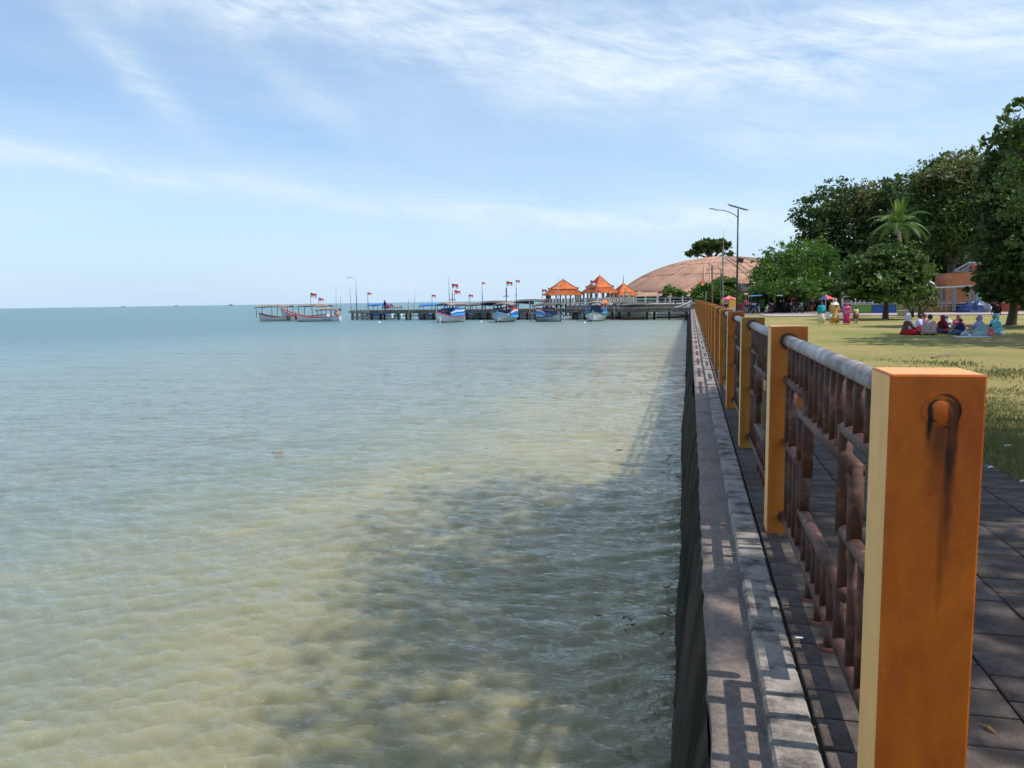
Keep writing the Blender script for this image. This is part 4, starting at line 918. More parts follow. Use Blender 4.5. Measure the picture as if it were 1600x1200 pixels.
def tree(label, base, blobs, n, size, lm, seed, tr=.25, bark=None, fork=.4, name='tree', limbs=True, kw=None, second=None, group=None, lean=(0, 0)):
    root = thing(name, label, 'tree', tuple(base), group); bx, by, bz = base; rr = random.Random(seed)
    bl = np.array(blobs); top = bl[:, 2].max(); low = (bl[:, 2]-bl[:, 5]).min(); cen = bl[:, :3].mean(0)
    fz = max(bz+.8, bz+(cen[2]-bz)*fork); fp = Vector((bx+(cen[0]-bx)*.35+lean[0], by+(cen[1]-by)*.35, fz))
    b = MB(); b.tube([(bx, by, bz-.3), (bx+tr*.1, by, bz+.15), ((bx+fp.x)/2+rr.uniform(-.1, .1), (by+fp.y)/2, (bz+fz)/2), fp], [tr*1.5, tr*1.1, tr*.9, tr*.75], 9); trunk = b.build('trunk', bark or M_bark, root, smooth=True)
    if limbs:
        for q in blobs:
            c = Vector(q[:3]); b = MB(); mid = fp.lerp(c, .5)+Vector((rr.uniform(-.3, .3), rr.uniform(-.3, .3), rr.uniform(0, .5)))
            b.tube([fp-Vector((0, 0, .2)), mid, c, c+Vector((rr.uniform(-.4, .4)*q[3], rr.uniform(-.4, .4)*q[3], q[5]*.6))], [tr*.55, tr*.35, tr*.18, tr*.05], 6); 
            for k_ in range(4):
                e = c+Vector((rr.uniform(-.8, .8)*q[3], rr.uniform(-.8, .8)*q[4], rr.uniform(-.2, .85)*q[5])); b.tube([mid.lerp(c, .6), (mid+e)/2+Vector((0, 0, .2)), e], [tr*.18, tr*.1, tr*.03], 4)
            b.build('limb', bark or M_bark, trunk, smooth=True)
    crown(blobs, n, size, lm, root, seed, **(kw or {}))
    if second: crown(second[0], second[1], second[2], second[3], root, seed+77, **(kw or {}))
    return root
def B_(u, v, Y, ru, rv, dep=None):
    """ellipsoid of foliage whose outline is ru x rv photo pixels, standing at distance Y"""
    p = at(u, v, Y=Y); k_ = Y/F_PX/ .985; return (p.x, Y, p.z, ru*k_, (dep or ru)*k_, rv*k_)
def gp(u, v): return at(u, v, z=-.03)

tree('bushy fresh green tree over the dark food stalls beside the dome', (at(1243, 487, Y=84).x, 84, 0),
     [B_(1215, 425, 84, 30, 36), B_(1200, 440, 82, 26, 26), B_(1262, 408, 86, 34, 30), B_(1235, 440, 83, 36, 28), B_(1275, 438, 85, 32, 30), B_(1200, 462, 82, 22, 12), B_(1250, 462, 83, 34, 12), B_(1210, 449, 77.5, 34, 10), B_(1248, 452, 77.5, 26, 12)], 21000, .36, LF3, 1, .32, kw=dict(up=.1, clump=.30, aspect=.35))
tree('tall spreading tree with thin olive top behind the bushy tree and the palm', (at(1312, 486, Y=97).x, 97, 0),
     [B_(1290, 330, 97, 38, 34), B_(1275, 372, 96, 26, 38), B_(1330, 312, 98, 40, 26), B_(1362, 330, 97, 30, 34), B_(1385, 308, 97, 26, 22), B_(1420, 320, 95, 26, 40), B_(1318, 360, 96, 46, 40), B_(1350, 395, 96, 40, 40), B_(1300, 420, 96, 40, 40), B_(1268, 352, 96, 22, 14)], 20000, .36, LF2, 2, .42,
     kw=dict(clump=.30, hollow=.35), second=([B_(1345, 325, 96, 44, 36), B_(1380, 340, 97, 30, 36)], 5000, .28, LF4))
tree('dark spreading tree with leaning limbs behind the palm', (at(1395, 486, Y=92).x, 92, 0),
     [B_(1400, 312, 93, 26, 24), B_(1410, 350, 92, 40, 40), B_(1430, 400, 90, 50, 52), B_(1390, 420, 92, 50, 45), B_(1480, 420, 90, 50, 40), B_(1510, 390, 88, 34, 50)], 19000, .40, LF2, 3, .45, kw=dict(clump=.30))
tree('tallest tree with sparse brownish top right of the palm', (at(1485, 486, Y=84).x, 84, 0),
     [B_(1462, 300, 84, 34, 40), B_(1500, 272, 84, 40, 32), B_(1535, 275, 85, 30, 32), B_(1480, 345, 83, 44, 44), B_(1520, 340, 82, 40, 46), B_(1440, 285, 84, 10, 14)], 17000, .33, LF1, 4, .5,
     kw=dict(clump=.30, hollow=.3), second=([B_(1495, 278, 83, 48, 34), B_(1530, 290, 84, 28, 30)], 8000, .26, LF4))
tree('round dark tree with bare trunk standing on the lawn right of the four walkers', tuple(gp(1383, 498)),
     [B_(1360, 425, 55, 34, 26), B_(1405, 420, 55, 36, 28), B_(1388, 402, 56, 26, 18), B_(1345, 450, 54, 24, 16), B_(1420, 448, 55, 30, 20), B_(1385, 448, 54, 46, 20), B_(1395, 432, 56, 40, 24)], 17000, .23, LF1, 5, .19, fork=.62, kw=dict(clump=.30))
tree('big dark overhanging tree at the right edge above the orange building', (at(1580, 500, Y=44).x, 44, 0),
     [B_(1572, 300, 42, 34, 60), B_(1600, 260, 42, 40, 66), B_(1640, 330, 42, 60, 90), B_(1570, 385, 41, 36, 50), B_(1620, 410, 40, 50, 50), B_(1550, 445, 42, 24, 22), B_(1590, 452, 42, 40, 22)], 30000, .22, LF2, 6, .22, fork=.35, bark=M_bark, kw=dict(clump=.24))
tree('thin trunked tree with jagged leafy branch reaching in from the right edge', (16.4, 33, -.03),
     [B_(1592, 200, 31, 26, 22), B_(1562, 216, 31, 22, 9), B_(1600, 168, 31, 20, 16), B_(1640, 230, 31, 50, 50), B_(1690, 290, 33, 90, 80)], 9000, .17, LF1, 8, .2, fork=.6, kw=dict(clump=.22))
tree('flat topped spreading tree rising behind the crest of the dome', (at(1112, 470, Y=250).x, 250, 0),
     [B_(1112, 380, 250, 18, 5), B_(1104, 386, 250, 14, 4), B_(1124, 390, 250, 10, 3), B_(1093, 385, 250, 10, 4), B_(1131, 384, 250, 11, 4.5), B_(1083, 397, 250, 9, 3.5), B_(1138, 396, 250, 8, 3), B_(1100, 392, 250, 12, 3)], 4200, 1.0, LF1, 9, .9, fork=.80, kw=dict(clump=.3))
def bush(label, u, v, Y, blobs, n, size, lm, seed, cat='bush'):
    p = at(u, v, Y=Y); root = thing('bush', label, cat, (p.x, Y, 0)); b = MB(); r2 = random.Random(seed)
    for q in blobs:
        b.tube([(p.x+r2.uniform(-.3, .3), Y, -.1), (q[0], q[1], q[2])], [.09, .03], 5)
    b.build('stems', M_bark, root); crown(blobs, n, size, lm, root, seed); return root
bush('wide green bush in front of the dome left of the tall lamp post', 1120, 475, 118, [B_(1128, 448, 118, 20, 12), B_(1112, 458, 117, 24, 12), B_(1142, 452, 118, 14, 14), B_(1100, 466, 116, 14, 8), B_(1135, 466, 117, 20, 9)], 6500, .42, LF3, 21)
bush('low leafy bush on the quay below the dome', 1055, 465, 132, [B_(1050, 457, 132, 14, 5), B_(1062, 459, 132, 12, 5), B_(1040, 459, 132, 8, 4), B_(1047, 452, 132, 6, 5)], 2200, .40, LF3, 22)
bush('small dark bush at the right end of the quay', 1093, 466, 128, [B_(1092, 460, 128, 9, 6), B_(1086, 464, 128, 7, 4)], 1200, .38, LF1, 23)
bush('pale leaved frangipani shrub before the steel frame', 1432, 490, 60, [B_(1440, 460, 60, 17, 13), B_(1455, 470, 60, 10, 10), B_(1425, 470, 60, 10, 6), B_(1437, 447, 60, 10, 8), B_(1418, 474, 60, 8, 4)], 1500, .26, LF5, 24, 'shrub')
bush('fresh green shrub glimpsed between the food stalls', 1195, 480, 100, [B_(1195, 470, 100, 9, 8), B_(1182, 466, 101, 7, 6)], 900, .4, LF3, 25, 'shrub')
# shade trees beside the photographer, outside the picture, that throw the dappled shade
t1_ = tree('large shade tree beside the promenade right of the camera', (10.4, 4.0, -.03), [(10.6, 3.8, 9.8, 3.1, 2.6, 1.9), (12.5, 5, 10.4, 3, 3, 1.9), (10.6, .6, 10.2, 3, 2.4, 1.8), (7.9, 4.4, 10.6, 1.2, 1.2, .8)], 11000, .21, LF1, 31, .3, fork=.5, kw=dict(clump=.28, per=22))
crown([(5.0, 6.2, 9.9, 1.3, 1.8, .8), (5.25, 4.3, 9.9, 1.0, 1.1, .6)], 2600, .13, LF1, t1_, 61, clump=.5, per=10, hollow=.1)
t2_ = tree('large shade tree beyond the first, right of the promenade', (9.8, 11.5, -.03), [(6.75, 8.6, 9.6, 1.5, 3.2, .9), (7.6, 10.4, 10.6, 1.9, 2.8, 1.2), (8.8, 7.8, 10.8, 2.0, 1.7, 1.3), (6.6, 7.0, 9.3, 1.1, 1.6, .7), (6.6, 11.0, 9.3, 1.1, 1.9, .7)], 23000, .25, LF1, 32, .3, fork=.5, kw=dict(clump=.34, per=22, hollow=.2))
crown([(4.7, 10.4, 10.4, 1.7, 2.9, .9), (5.2, 7.8, 10.2, 1.3, 2.0, .8)], 5200, .14, LF1, t2_, 62, clump=.5, per=10, hollow=.1)
tree('broad tree out of frame whose shade falls over the sitting group', (20.5, 28.5, -.03), [(15.5, 29.5, 9.0, 3.2, 2.6, 1.8), (18.5, 27.0, 10, 3.4, 3, 2), (13.6, 27.6, 9.2, 2.3, 2.0, 1.3), (17, 31.5, 9, 3, 2, 1.6)], 8000, .26, LF1, 33, .3, fork=.5)

# far wood closing the view behind the stalls and the park
V = leaves([B_(1320, 440, 125, 60, 40, 20), B_(1430, 430, 122, 80, 60, 20), B_(1560, 420, 118, 90, 60, 20), B_(1240, 466, 130, 60, 12, 20)], 9000, .8, 55, clump=.35)
tag(arr_obj('far_wood', V, np.arange(len(V)).reshape(-1, 4), LF2), kind='stuff')

# palm
pb_ = at(1412, 487, Y=66); pt = at(1404, 352, Y=66)
palm = thing('palm_tree', 'palm with upright yellow green centre frond among the big trees', 'palm', (pb_.x, 66, 0))
b = MB(); b.tube([(pb_.x, 66, -.2), (pb_.x, 66, 2), ((pb_.x+pt.x)/2, 66, (pt.z)/2+1), (pt.x, 66, pt.z-.3)], [.26, .19, .16, .14], 9); b.build('trunk', M_bark_l, palm, smooth=True)
M_frond = leafmat('palm_frond', (.06, .13, .022), (.16, .27, .05)); M_frond_y = leafmat('palm_frond_young', (.30, .42, .03), (.50, .60, .06))
def frond(az, elv, ln, m, droop=1.0):
    b = MB(); pts = []; p = Vector((pt.x, 66, pt.z)); d = Vector((math.cos(az)*math.cos(elv), math.sin(az)*math.cos(elv), math.sin(elv))); k_ = 12
    for i in range(k_+1): pts.append(p.copy()); p += d*ln/k_; d = (d+Vector((0, 0, -.14*droop))).normalized()
    b.tube(pts, [.05*(1-i/k_)+.01 for i in range(k_+1)], 4)
    for i in range(1, k_+1):
        for f in (0, .5):
            c = pts[i]+(pts[min(i+1, k_)]-pts[i])*f; t = (pts[min(i+1, k_)]-pts[i-1]).normalized(); sd_ = t.cross(Vector((0, 0, 1))).normalized(); l = .62*math.sin(PI*(i/k_)**.7*.93+.1)
            for sg in (-1, 1):
                e = c + sd_*sg*l*.8 + t*l*.5 + Vector((0, 0, -.28*l)); b.add([c-t*.04, c+t*.04, e], [(0, 1, 2)])
    b.build('frond', m, palm)
for q in range(15):
    frond(q*2*PI/15+.2, H(55 if q % 2 else 22)+random.uniform(-.1, .1), random.uniform(2.6, 3.3), M_frond, 1.15)
for q in range(4): frond(q*1.6, H(78), 2.3, M_frond, .5)
frond(.3, H(84), 2.2, M_frond_y, .15); frond(2.5, H(82), 1.9, M_frond_y, .2)

# ================================================================== PARK STRUCTURES
M_alu = paint('frame_grey', (.20, .21, .23), .5); M_orw = mat('wall_orange', (.52, .20, .085), .85, .2, 1.2); M_redw = mat('wall_red', (.40, .085, .05), .85, .2, 1.2); M_teal = paint('wall_teal', (.16, .42, .36))
def bx(name, u0, u1, v0, v1, Y, dep, m, parent, rz=0):
    a, c = at(u0, v1, Y=Y), at(u1, v0, Y=Y); b = MB(); b.box(((a.x+c.x)/2, Y+dep/2, (a.z+c.z)/2), (abs(c.x-a.x), dep, abs(c.z-a.z)), rz=rz); return b.build(name, m, parent)
def line(name, u0, v0, u1, v1, Y, r, m, parent, Y2=None, n=6):
    b = MB(); b.tube([at(u0, v0, Y=Y), at(u1, v1, Y=Y2 or Y)], r, n); return b.build(name, m, parent)
# coloured low wall of the playground
lw = thing('low_wall', 'low playground wall painted green, blue, brown and dark blue behind the lawn', 'wall', (at(1440, 490, Y=72.5).x, 72.5, 0))
for (u0, u1, m) in ((1331, 1361, paint('panel_green', (.16, .30, .06))), (1362, 1399, paint('panel_blue', (.02, .10, .36))), (1400, 1413, paint('panel_green', (.16, .30, .06))), (1414, 1428, paint('panel_grey', (.20, .24, .24))), (1429, 1446, paint('panel_olive', (.14, .20, .05))), (1447, 1486, paint('panel_brown', (.26, .14, .035))), (1487, 1540, paint('panel_navy', (.008, .022, .075))), (1541, 1576, M_redw)):
    a, c = at(u0+.3, 484, Y=72.5), at(u1+.7, 484, Y=72.5); b = MB(); b.box(((a.x+c.x)/2, 72.7, .32), (c.x-a.x, .35, .86)); b.build('painted_panel', m, lw)
a, c = at(1331, 480, Y=72.4), at(1576, 480, Y=72.4); b = MB(); b.box(((a.x+c.x)/2, 72.65, .79), (c.x-a.x, .5, .08)); b.build('coping', M_quay, lw)
# pink and white railing above it
pf_ = thing('park_fence', 'white and pink metal fence with rows of bars above the blue wall panel', 'fence', (at(1370, 480, Y=73.2).x, 73.2, .8))
M_pink = paint('fence_pink', (.55, .22, .20)); x0f, x1f = at(1316, 480, Y=73.2).x, at(1428, 480, Y=73.2).x
for z, m in ((.92, M_white), (1.22, M_pink), (1.52, M_white), (1.95, M_pink)):
    b = MB(); b.box(((x0f+x1f)/2, 73.2, z), (x1f-x0f, .06, .07)); b.build('fence_rail', m, pf_)
q = x0f
while q < x1f:
    b = MB(); b.box((q, 73.2, 1.3), (.07, .07, 1.35)); b.build('fence_bar', M_white if random.random() < .6 else M_pink, pf_); q += .36
# pool-side building dark backdrop
hb_ = thing('long_shed', 'dark low shed roof and wall standing behind the pink fence', 'shed', (at(1390, 480, Y=80).x, 80, 0))
bx('wall', 1330, 1480, 458, 486, 80, 4, mat('shed_wall', (.10, .11, .13), .9, .3, .6), hb_)
b = MB(); a, c = at(1325, 458, Y=79), at(1480, 458, Y=79); b.loft([[(a.x, 78.6, a.z), (a.x, 82, a.z+1.0), (a.x, 85.4, a.z)], [(c.x, 78.6, a.z), (c.x, 82, a.z+1.0), (c.x, 85.4, a.z)]], 0); b.build('roof', mat('shed_roof', (.09, .10, .13), .7, .2, 1), hb_)
# small gabled pavilion with purple roof edge
gh = thing('gabled_hut', 'small hut with white gable and purple roof left of the orange building', 'hut', (at(1455, 480, Y=77).x, 77, 0))
bx('wall', 1443, 1478, 452, 486, 77, 3, mat('hut_wall', (.20, .21, .22), .9, .3, .8), gh)
ap, l_, r_ = at(1446.5, 436, Y=76.5), at(1440, 448.5, Y=76.5), at(1464, 449, Y=76.5)
b = MB(); 
for P_, Q_ in ((ap, l_), (ap, r_)):
    d_ = (Q_-P_); b.loft([[P_, P_+Vector((0, 4, 0)), P_+Vector((0, 4, .22)), P_+Vector((0, 0, .22))], [Q_, Q_+Vector((0, 4, 0)), Q_+Vector((0, 4, .22)), Q_+Vector((0, 0, .22))]], 0)
rf = b.build('roof', paint('roof_purple', (.13, .045, .16)), gh)
b = MB(); b.add([ap+Vector((0, .1, -.05)), l_+Vector((.1, .1, 0)), r_+Vector((-.1, .1, 0)), ap+Vector((0, .3, -.05)), l_+Vector((.1, .3, 0)), r_+Vector((-.1, .3, 0))], [(0, 1, 2), (5, 4, 3), (0, 3, 4, 1), (1, 4, 5, 2), (2, 5, 3, 0)]); b.build('gable', paint('gable_cream', (.62, .58, .48)), gh)
for P_, Q_ in ((ap, l_), (ap, r_)): b = MB(); b.tube([P_+Vector((0, -.06, .05)), Q_+Vector((0, -.06, .05))], .09, 5); b.build('barge_board', M_white, rf)
# orange building
ob = thing('orange_building', 'tall orange block with open steel roof frame and red tank under the dark trees', 'building', (at(1520, 487, Y=76).x, 76, 0))
a, c, d_ = at(1480, 427, Y=76), at(1521.5, 424, Y=76), at(1545, 424, Y=78.5)
b = MB(); b.loft([[(a.x, 76, 0), (c.x, 75.3, 0), (c.x+.1, 79, 0), (a.x, 79.4, 0)], [(a.x, 76, a.z), (c.x, 75.3, c.z), (c.x+.1, 79, c.z), (a.x, 79.4, a.z)]], 0); b.build('wall', M_orw, ob)
b = MB(); b.box((c.x+.82, 77.0, (c.z+2.6)/2+.15), (1.5, 3.2, c.z-2.3)); b.build('red_wall', M_redw, ob)
b = MB(); b.box((c.x+1.6, 76.8, 1.4), (3.1, 3.0, 2.3)); b.build('teal_wall', M_teal, ob)
b = MB(); b.box((c.x+3.4, 76.2, .7), (4.2, 2.6, 1.6)); b.build('base_wall', M_redw, ob)
b = MB(); b.box((at(1493, 462, Y=75.9).x, 75.9, at(1500, 462, Y=76).z), (.5, .12, .5)); b.build('wall_lamp', M_black, ob)
for (u0, v0, u1, v1) in ((1491, 424, 1513, 411), (1500, 424, 1519, 413), (1491, 424, 1524, 423), (1513, 411, 1532, 411), (1508, 424, 1524, 411), (1524, 423, 1532, 411), (1519, 424, 1530, 418)):
    line('roof_truss', u0, v0, u1, v1, 75.6, .10, M_alu, ob)
b = MB(); tk = at(1519, 408, Y=77); b.rings([(tk.x, 77, tk.z-.75, .36, .36), (tk.x, 77, tk.z-.2, .36, .36), (tk.x, 77, tk.z-.0, .15, .15)], 14); b.build('water_tank', paint('tank_red', (.55, .06, .03)), ob)
b = MB()      # dark painted swirl on the wall
for (u, v, w, h_) in ((1507, 452, 3.2, .9), (1513, 461, 2.6, 1.4), (1503, 448, 1.6, .7), (1499, 451, .9, .6)):
    p = at(u, v, Y=75.25); b.box((p.x, 75.42-.0, p.z), (w*.09, .5, h_*.09))
b.build('wall_marking', M_black, ob)
# steel frame gate/canopy in front
sf = thing('steel_gantry', 'grey steel pipe frame standing before the orange building', 'gantry', (at(1480, 487, Y=71).x, 71, 0))
line('top_rail', 1436, 450.5, 1490, 449, 71, .09, M_alu, sf); line('top_rail', 1490, 449, 1534, 446, 71, .09, M_alu, sf); line('mid_rail', 1436, 471.5, 1535, 470, 71, .05, M_alu, sf); line('low_rail', 1436, 478, 1535, 477, 71, .05, M_alu, sf)
for u in (1446, 1456, 1471, 1479, 1489.5, 1491.5, 1515, 1522, 1531): line('upright', u, 449, u-.2, 486, 71, .09 if u in (1489.5, 1491.5, 1515, 1522) else .06, M_alu, sf)
s2f = thing('steel_cage', 'small grey steel cage frame left of the round lawn tree', 'frame', (at(1326, 480, Y=76).x, 76, 0))
for u in (1315, 1318.5, 1325, 1330, 1336): line('upright', u, 452, u, 486, 76, .06, M_alu, s2f)
line('top_rail', 1313, 452, 1338, 451, 76, .08, M_alu, s2f); line('mid_rail', 1313, 470, 1338, 470, 76, .06, M_alu, s2f)
# blue tarpaulin heap
bt = MB(); c0 = at(1530, 476, Y=70); gq = random.Random(4)
rings = []
for q, (z, sx, sy) in enumerate(((.0, 1.7, .9), (.3, 1.6, .8), (.6, 1.1, .6), (.85, .7, .4), (.92, .25, .2))):
    rings.append([(c0.x+sx*math.cos(t)*gq.uniform(.86, 1.08)-.25*q*.3, 70+sy*math.sin(t)*gq.uniform(.9, 1.1), z+gq.uniform(-.08, .08)) for t in np.linspace(0, 2*PI, 18, endpoint=False)])
bt.loft(rings, 0); tag(bt.build('blue_tarpaulin', mat('tarp_blue', (.003, .022, .12), .45, .3, 1, c2=(.003, .010, .04), c2scale=.7), loc=(c0.x, 70, 0)), 'crumpled blue tarpaulin heap below the steel frame of the orange building', 'tarpaulin')
# path kerb stone and block on the lawn
p = gp(1409, 494); b = MB(); b.box((p.x, p.y, .16), (.5, .45, .42), rz=.1); b.box((p.x, p.y, .385), (.6, .55, .05), rz=.1); tag(b.build('stone_block', M_conc, bevel=.02, loc=tuple(p)), 'small square stone block on the lawn behind the person in the white headscarf', 'block')

# ---- stalls under the dark trees
M_dark = mat('stall_dark', (.035, .032, .03), .9, .3, 1); M_roofd = mat('stall_roof_dark', (.022, .020, .022), .8, .25, .6)
st_ = thing('food_stall_row', 'long dark roofed food stall shelter under the bushy green tree', 'stall', (at(1210, 488, Y=82).x, 82, 0))
a, c = at(1158, 458, Y=80), at(1266, 459, Y=80)
b = MB(); b.loft([[(a.x, 79.4, 2.15), (a.x, 82, 3.0), (a.x, 85, 2.5), (a.x, 85, 2.35), (a.x, 79.4, 2.0)], [(c.x, 79.4, 2.05), (c.x, 82, 2.9), (c.x, 85, 2.5), (c.x, 85, 2.35), (c.x, 79.4, 1.95)]], 0); b.build('roof', M_roofd, st_)
for u in (1161, 1183, 1202, 1226, 1245, 1262): line('post', u, 459, u, 488, 79.8, .07, M_dark, st_)
for k_, (u0, u1, col) in enumerate(((1174, 1191, (.12, .35, .60)), (1210, 1219, (.6, .6, .62)), (1220, 1229, (.35, .42, .52)))):
    b = MB(); p0, p1 = at(u0, 463.5, Y=79), at(u1, 462.5, Y=79); b.loft([[p0, p0+Vector((0, 1.4, .25)), p0+Vector((0, 1.4, .30)), p0+Vector((0, 0, .06))], [p1, p1+Vector((0, 1.4, .25)), p1+Vector((0, 1.4, .30)), p1+Vector((0, 0, .06))]], 0); b.build('awning', paint('awning_%d' % k_, col), st_)
bx('counter', 1205, 1245, 476, 488, 81.5, 1, M_dark, st_); bx('back_wall', 1213, 1240, 469, 482, 84, .2, mat('bamboo_screen', (.26, .20, .12), .9, .3, 1), st_)
bx('counter', 1246, 1300, 472, 489, 86, 1, mat('stall_brown', (.10, .06, .03), .9, .3, 1), st_)
cab = thing('green_cabinet', 'tall green box standing under the food stall roof', 'cabinet', (at(1191, 487, Y=81).x, 81, 0)); bx('body', 1187, 1195.5, 466, 482, 81, .7, paint('cabinet_green', (.03, .20, .04)), cab); bx('door', 1187.6, 1194.9, 467, 481, 80.94, .06, paint('cabinet_door', (.05, .28, .06)), cab); bx('foot', 1188, 1195, 482, 487.5, 81.1, .5, M_dark, cab)
for u, w, col, lab in ((1211, 4, (.6, .5, .05), 'yellow goods hanging in the food stall'), (1219.5, 3, (.75, .75, .72), 'white bag hanging in the food stall right of the yellow goods'), (1224, 2.6, (.7, .7, .7), 'smaller white bag hanging rightmost in the food stall')):
    p = at(u, 470, Y=80.6); b = MB(); k_ = w*80/F_PX/2; b.rings([(p.x, 80.6, p.z-k_*1.3, k_*.7, .1), (p.x, 80.6, p.z-k_*.5, k_, .16), (p.x, 80.6, p.z+k_*.8, k_*.7, .1), (p.x, 80.6, p.z+k_*1.5, .03, .03)], 9); b.tube([(p.x, 80.6, p.z+k_*1.4), (p.x, 80.6, 2.3)], .012, 4); tag(b.build('hanging_bag', paint('bag_%d' % u, col), smooth=True, loc=tuple(p)), lab, 'bag')
def parasol(label, u, vtop, vrim, vfoot, Y, rw, cols, n=8, tilt=0, fringe=None):
    p = at(u, vfoot, Y=Y); t = at(u, vtop, Y=Y); r = at(u, vrim, Y=Y); rad = rw*Y/F_PX; root = thing('parasol', label, 'parasol', (p.x, Y, p.z))
    b = MB(); b.tube([(p.x, Y, 0), (t.x, Y, t.z)], .035, 6); b.build('pole', M_white, root)
    for k_ in range(n):
        a0, a1 = 2*PI*k_/n, 2*PI*(k_+1)/n; am = (a0+a1)/2; b = MB(); apx = (t.x, Y, t.z)
        q0 = (p.x+rad*math.cos(a0), Y+rad*math.sin(a0), r.z+tilt*math.cos(a0)*rad); q1 = (p.x+rad*math.cos(a1), Y+rad*math.sin(a1), r.z+tilt*math.cos(a1)*rad); qm = (p.x+rad*.95*math.cos(am), Y+rad*.95*math.sin(am), r.z+.06+tilt*math.cos(am)*rad)
        lo = lambda P_: (P_[0], P_[1], P_[2]-.03)
        b.add([apx, q0, qm, q1, lo(apx), lo(q0), lo(qm), lo(q1)], [(0, 1, 2), (0, 2, 3), (6, 5, 4), (7, 6, 4), (1, 5, 6, 2), (2, 6, 7, 3)]); g_ = b.build('canopy_panel', cols[k_ % len(cols)], root)
        if fringe: b = MB(); b.quad(q0, q1, (q1[0], q1[1], q1[2]-.9), (q0[0], q0[1], q0[2]-.9)); b.build('side_drape', fringe[k_ % len(fringe)], g_)
    return root
M_pr = paint('parasol_red', (.72, .07, .08)); M_pp = paint('parasol_pink', (.75, .25, .28)); M_pb = paint('parasol_blue', (.05, .16, .45)); M_pbd = paint('parasol_dark_blue', (.03, .08, .22)); M_py = paint('drape_yellow', (.75, .52, .05))
parasol('pink red parasol with yellow drapes beside the tall lamp post', 1139, 462, 467.5, 487, 88, 11.5, (M_pr, M_pp), fringe=(M_py, M_pp))
parasol('small dull pink parasol under the right end of the food stall roof', 1237, 462.5, 467.5, 487, 80, 7, (M_pp, M_pr))
parasol('blue and red parasol behind the woman in the gold dress', 1290, 460, 468, 487, 74, 11, (M_pbd, M_pbd, M_pr, M_pr), tilt=.10)
tb = gp(1262, 488); tbt = thing('wooden_table', 'small brown wooden table at the lawn edge left of the child in teal', 'table', tuple(tb))
b = MB(); b.box((tb.x, tb.y, .70), (.72, .55, .05)); b.build('table_top', mat('table_wood', (.22, .14, .08), .8, .3, 3), tbt)
for sx in (-.3, .3):
    for sy in (-.22, .22): b = MB(); b.box((tb.x+sx, tb.y+sy, .33), (.06, .06, .7)); b.build('leg', M_wood_d, tbt)

# ---- parked motorbikes
def motorbike(label, u, Y, rz, col):
    p = at(u, 487, Y=Y); root = thing('motorbike', label, 'motorbike', (0, 0, 0), 'motorbikes parked at the food stalls')
    for x in (-.62, .62):
        b = MB(); pts = [(x+.27*math.cos(a), 0, .29+.27*math.sin(a)) for a in np.linspace(0, 2*PI, 17)]; b.tube(pts, .05, 6, cap=False); w = b.build('wheel', M_black, root); b = MB(); b.tube([(x, -.05, .29), (x, .05, .29)], .10, 8); b.build('hub', M_alu, w)
    m = paint('bike_%s' % col[0], col[1], .3)
    b = MB(); b.rings([(0, 0, .30, .30, .10), (.0, 0, .50, .36, .13), (-.2, 0, .66, .42, .12), (-.3, 0, .74, .40, .09)], 10); b.build('body', m, root, smooth=True)
    b = MB(); b.rings([(-.28, 0, .74, .40, .13), (-.28, 0, .83, .36, .12)], 10); b.build('saddle', M_black, root, smooth=True)
    b = MB(); b.tube([(.62, 0, .29), (.42, 0, .92)], .045, 6); b.tube([(.42, -.30, 1.0), (.42, 0, .92), (.42, .30, 1.0)], .022, 6); b.build('handlebar', M_alu, root)
    b = MB(); b.rings([(.50, 0, .55, .06, .16), (.48, 0, .85, .09, .15), (.44, 0, .98, .05, .08)], 10); b.build('front_shield', m, root, smooth=True)
    b = MB(); b.ell((.55, 0, .88), (.07, .08, .07), 8, 5); b.build('headlight', M_white, root)
    root.location = (p.x, Y, 0); root.rotation_euler = (0, 0, rz); return root
motorbike('dark motorbike at the left end of the food stall under the roof', 1172, 78, -1.2, ('black', (.02, .02, .025)))
motorbike('blue grey motorbike between the first posts of the food stall', 1181, 77.5, -1.9, ('blue', (.03, .06, .12)))
motorbike('dark red motorbike parked right of the green box', 1204, 78, -1.4, ('red', (.16, .02, .02)))
motorbike('black motorbike with pale headlight right of the middle stall post', 1236, 77.5, -1.7, ('black', (.02, .02, .025)))
motorbike('silver motorbike nearest the tree trunk by the food stall', 1249, 77.5, -1.3, ('silver', (.25, .25, .27)))

# ---- lamp posts, mast
lamp = thing('street_lamp', 'tall dark green solar street lamp with tilted panel and curved lamp arm', 'street lamp', (at(1151, 489, Y=64).x, 64, 0))
YL = 64; bp_, tp_ = at(1151, 489, Y=YL), at(1153.3, 326.5, Y=YL)
b = MB(); b.tube([(bp_.x, YL, -.05), tp_], [.095, .055], 10); b.build('pole', M_steel_d, lamp, smooth=True)
b = MB(); b.rings([(bp_.x, YL, -.05, .2, .2), (bp_.x, YL, .35, .19, .19), (bp_.x, YL, .40, .10, .10)], 12); b.build('base', M_steel_d, lamp)
b = MB(); pts = [at(1153, 340, Y=YL), at(1146, 334.5, Y=YL), at(1137, 330.5, Y=YL), at(1128, 328.5, Y=YL), at(1120, 328, Y=YL)]; b.tube(pts, .03, 8); b.build('arm', M_steel_d, lamp, smooth=True)
b = MB(); b.loft([[p+Vector((0, dy, dz)) for dy, dz in ((-.13, .03), (.13, .03), (.13, -.04), (-.13, -.04))] for p in (at(1108.5, 325.6, Y=YL), at(1115, 326.5, Y=YL), at(1121, 328.3, Y=YL))], 0); b.build('lamp_head', M_grey, lamp)
pl, pr = at(1137, 319, Y=YL), at(1169, 328, Y=YL); dv = (pr-pl).normalized(); up = Vector((0, 1, 0)); nr = dv.cross(up).normalized()*-1
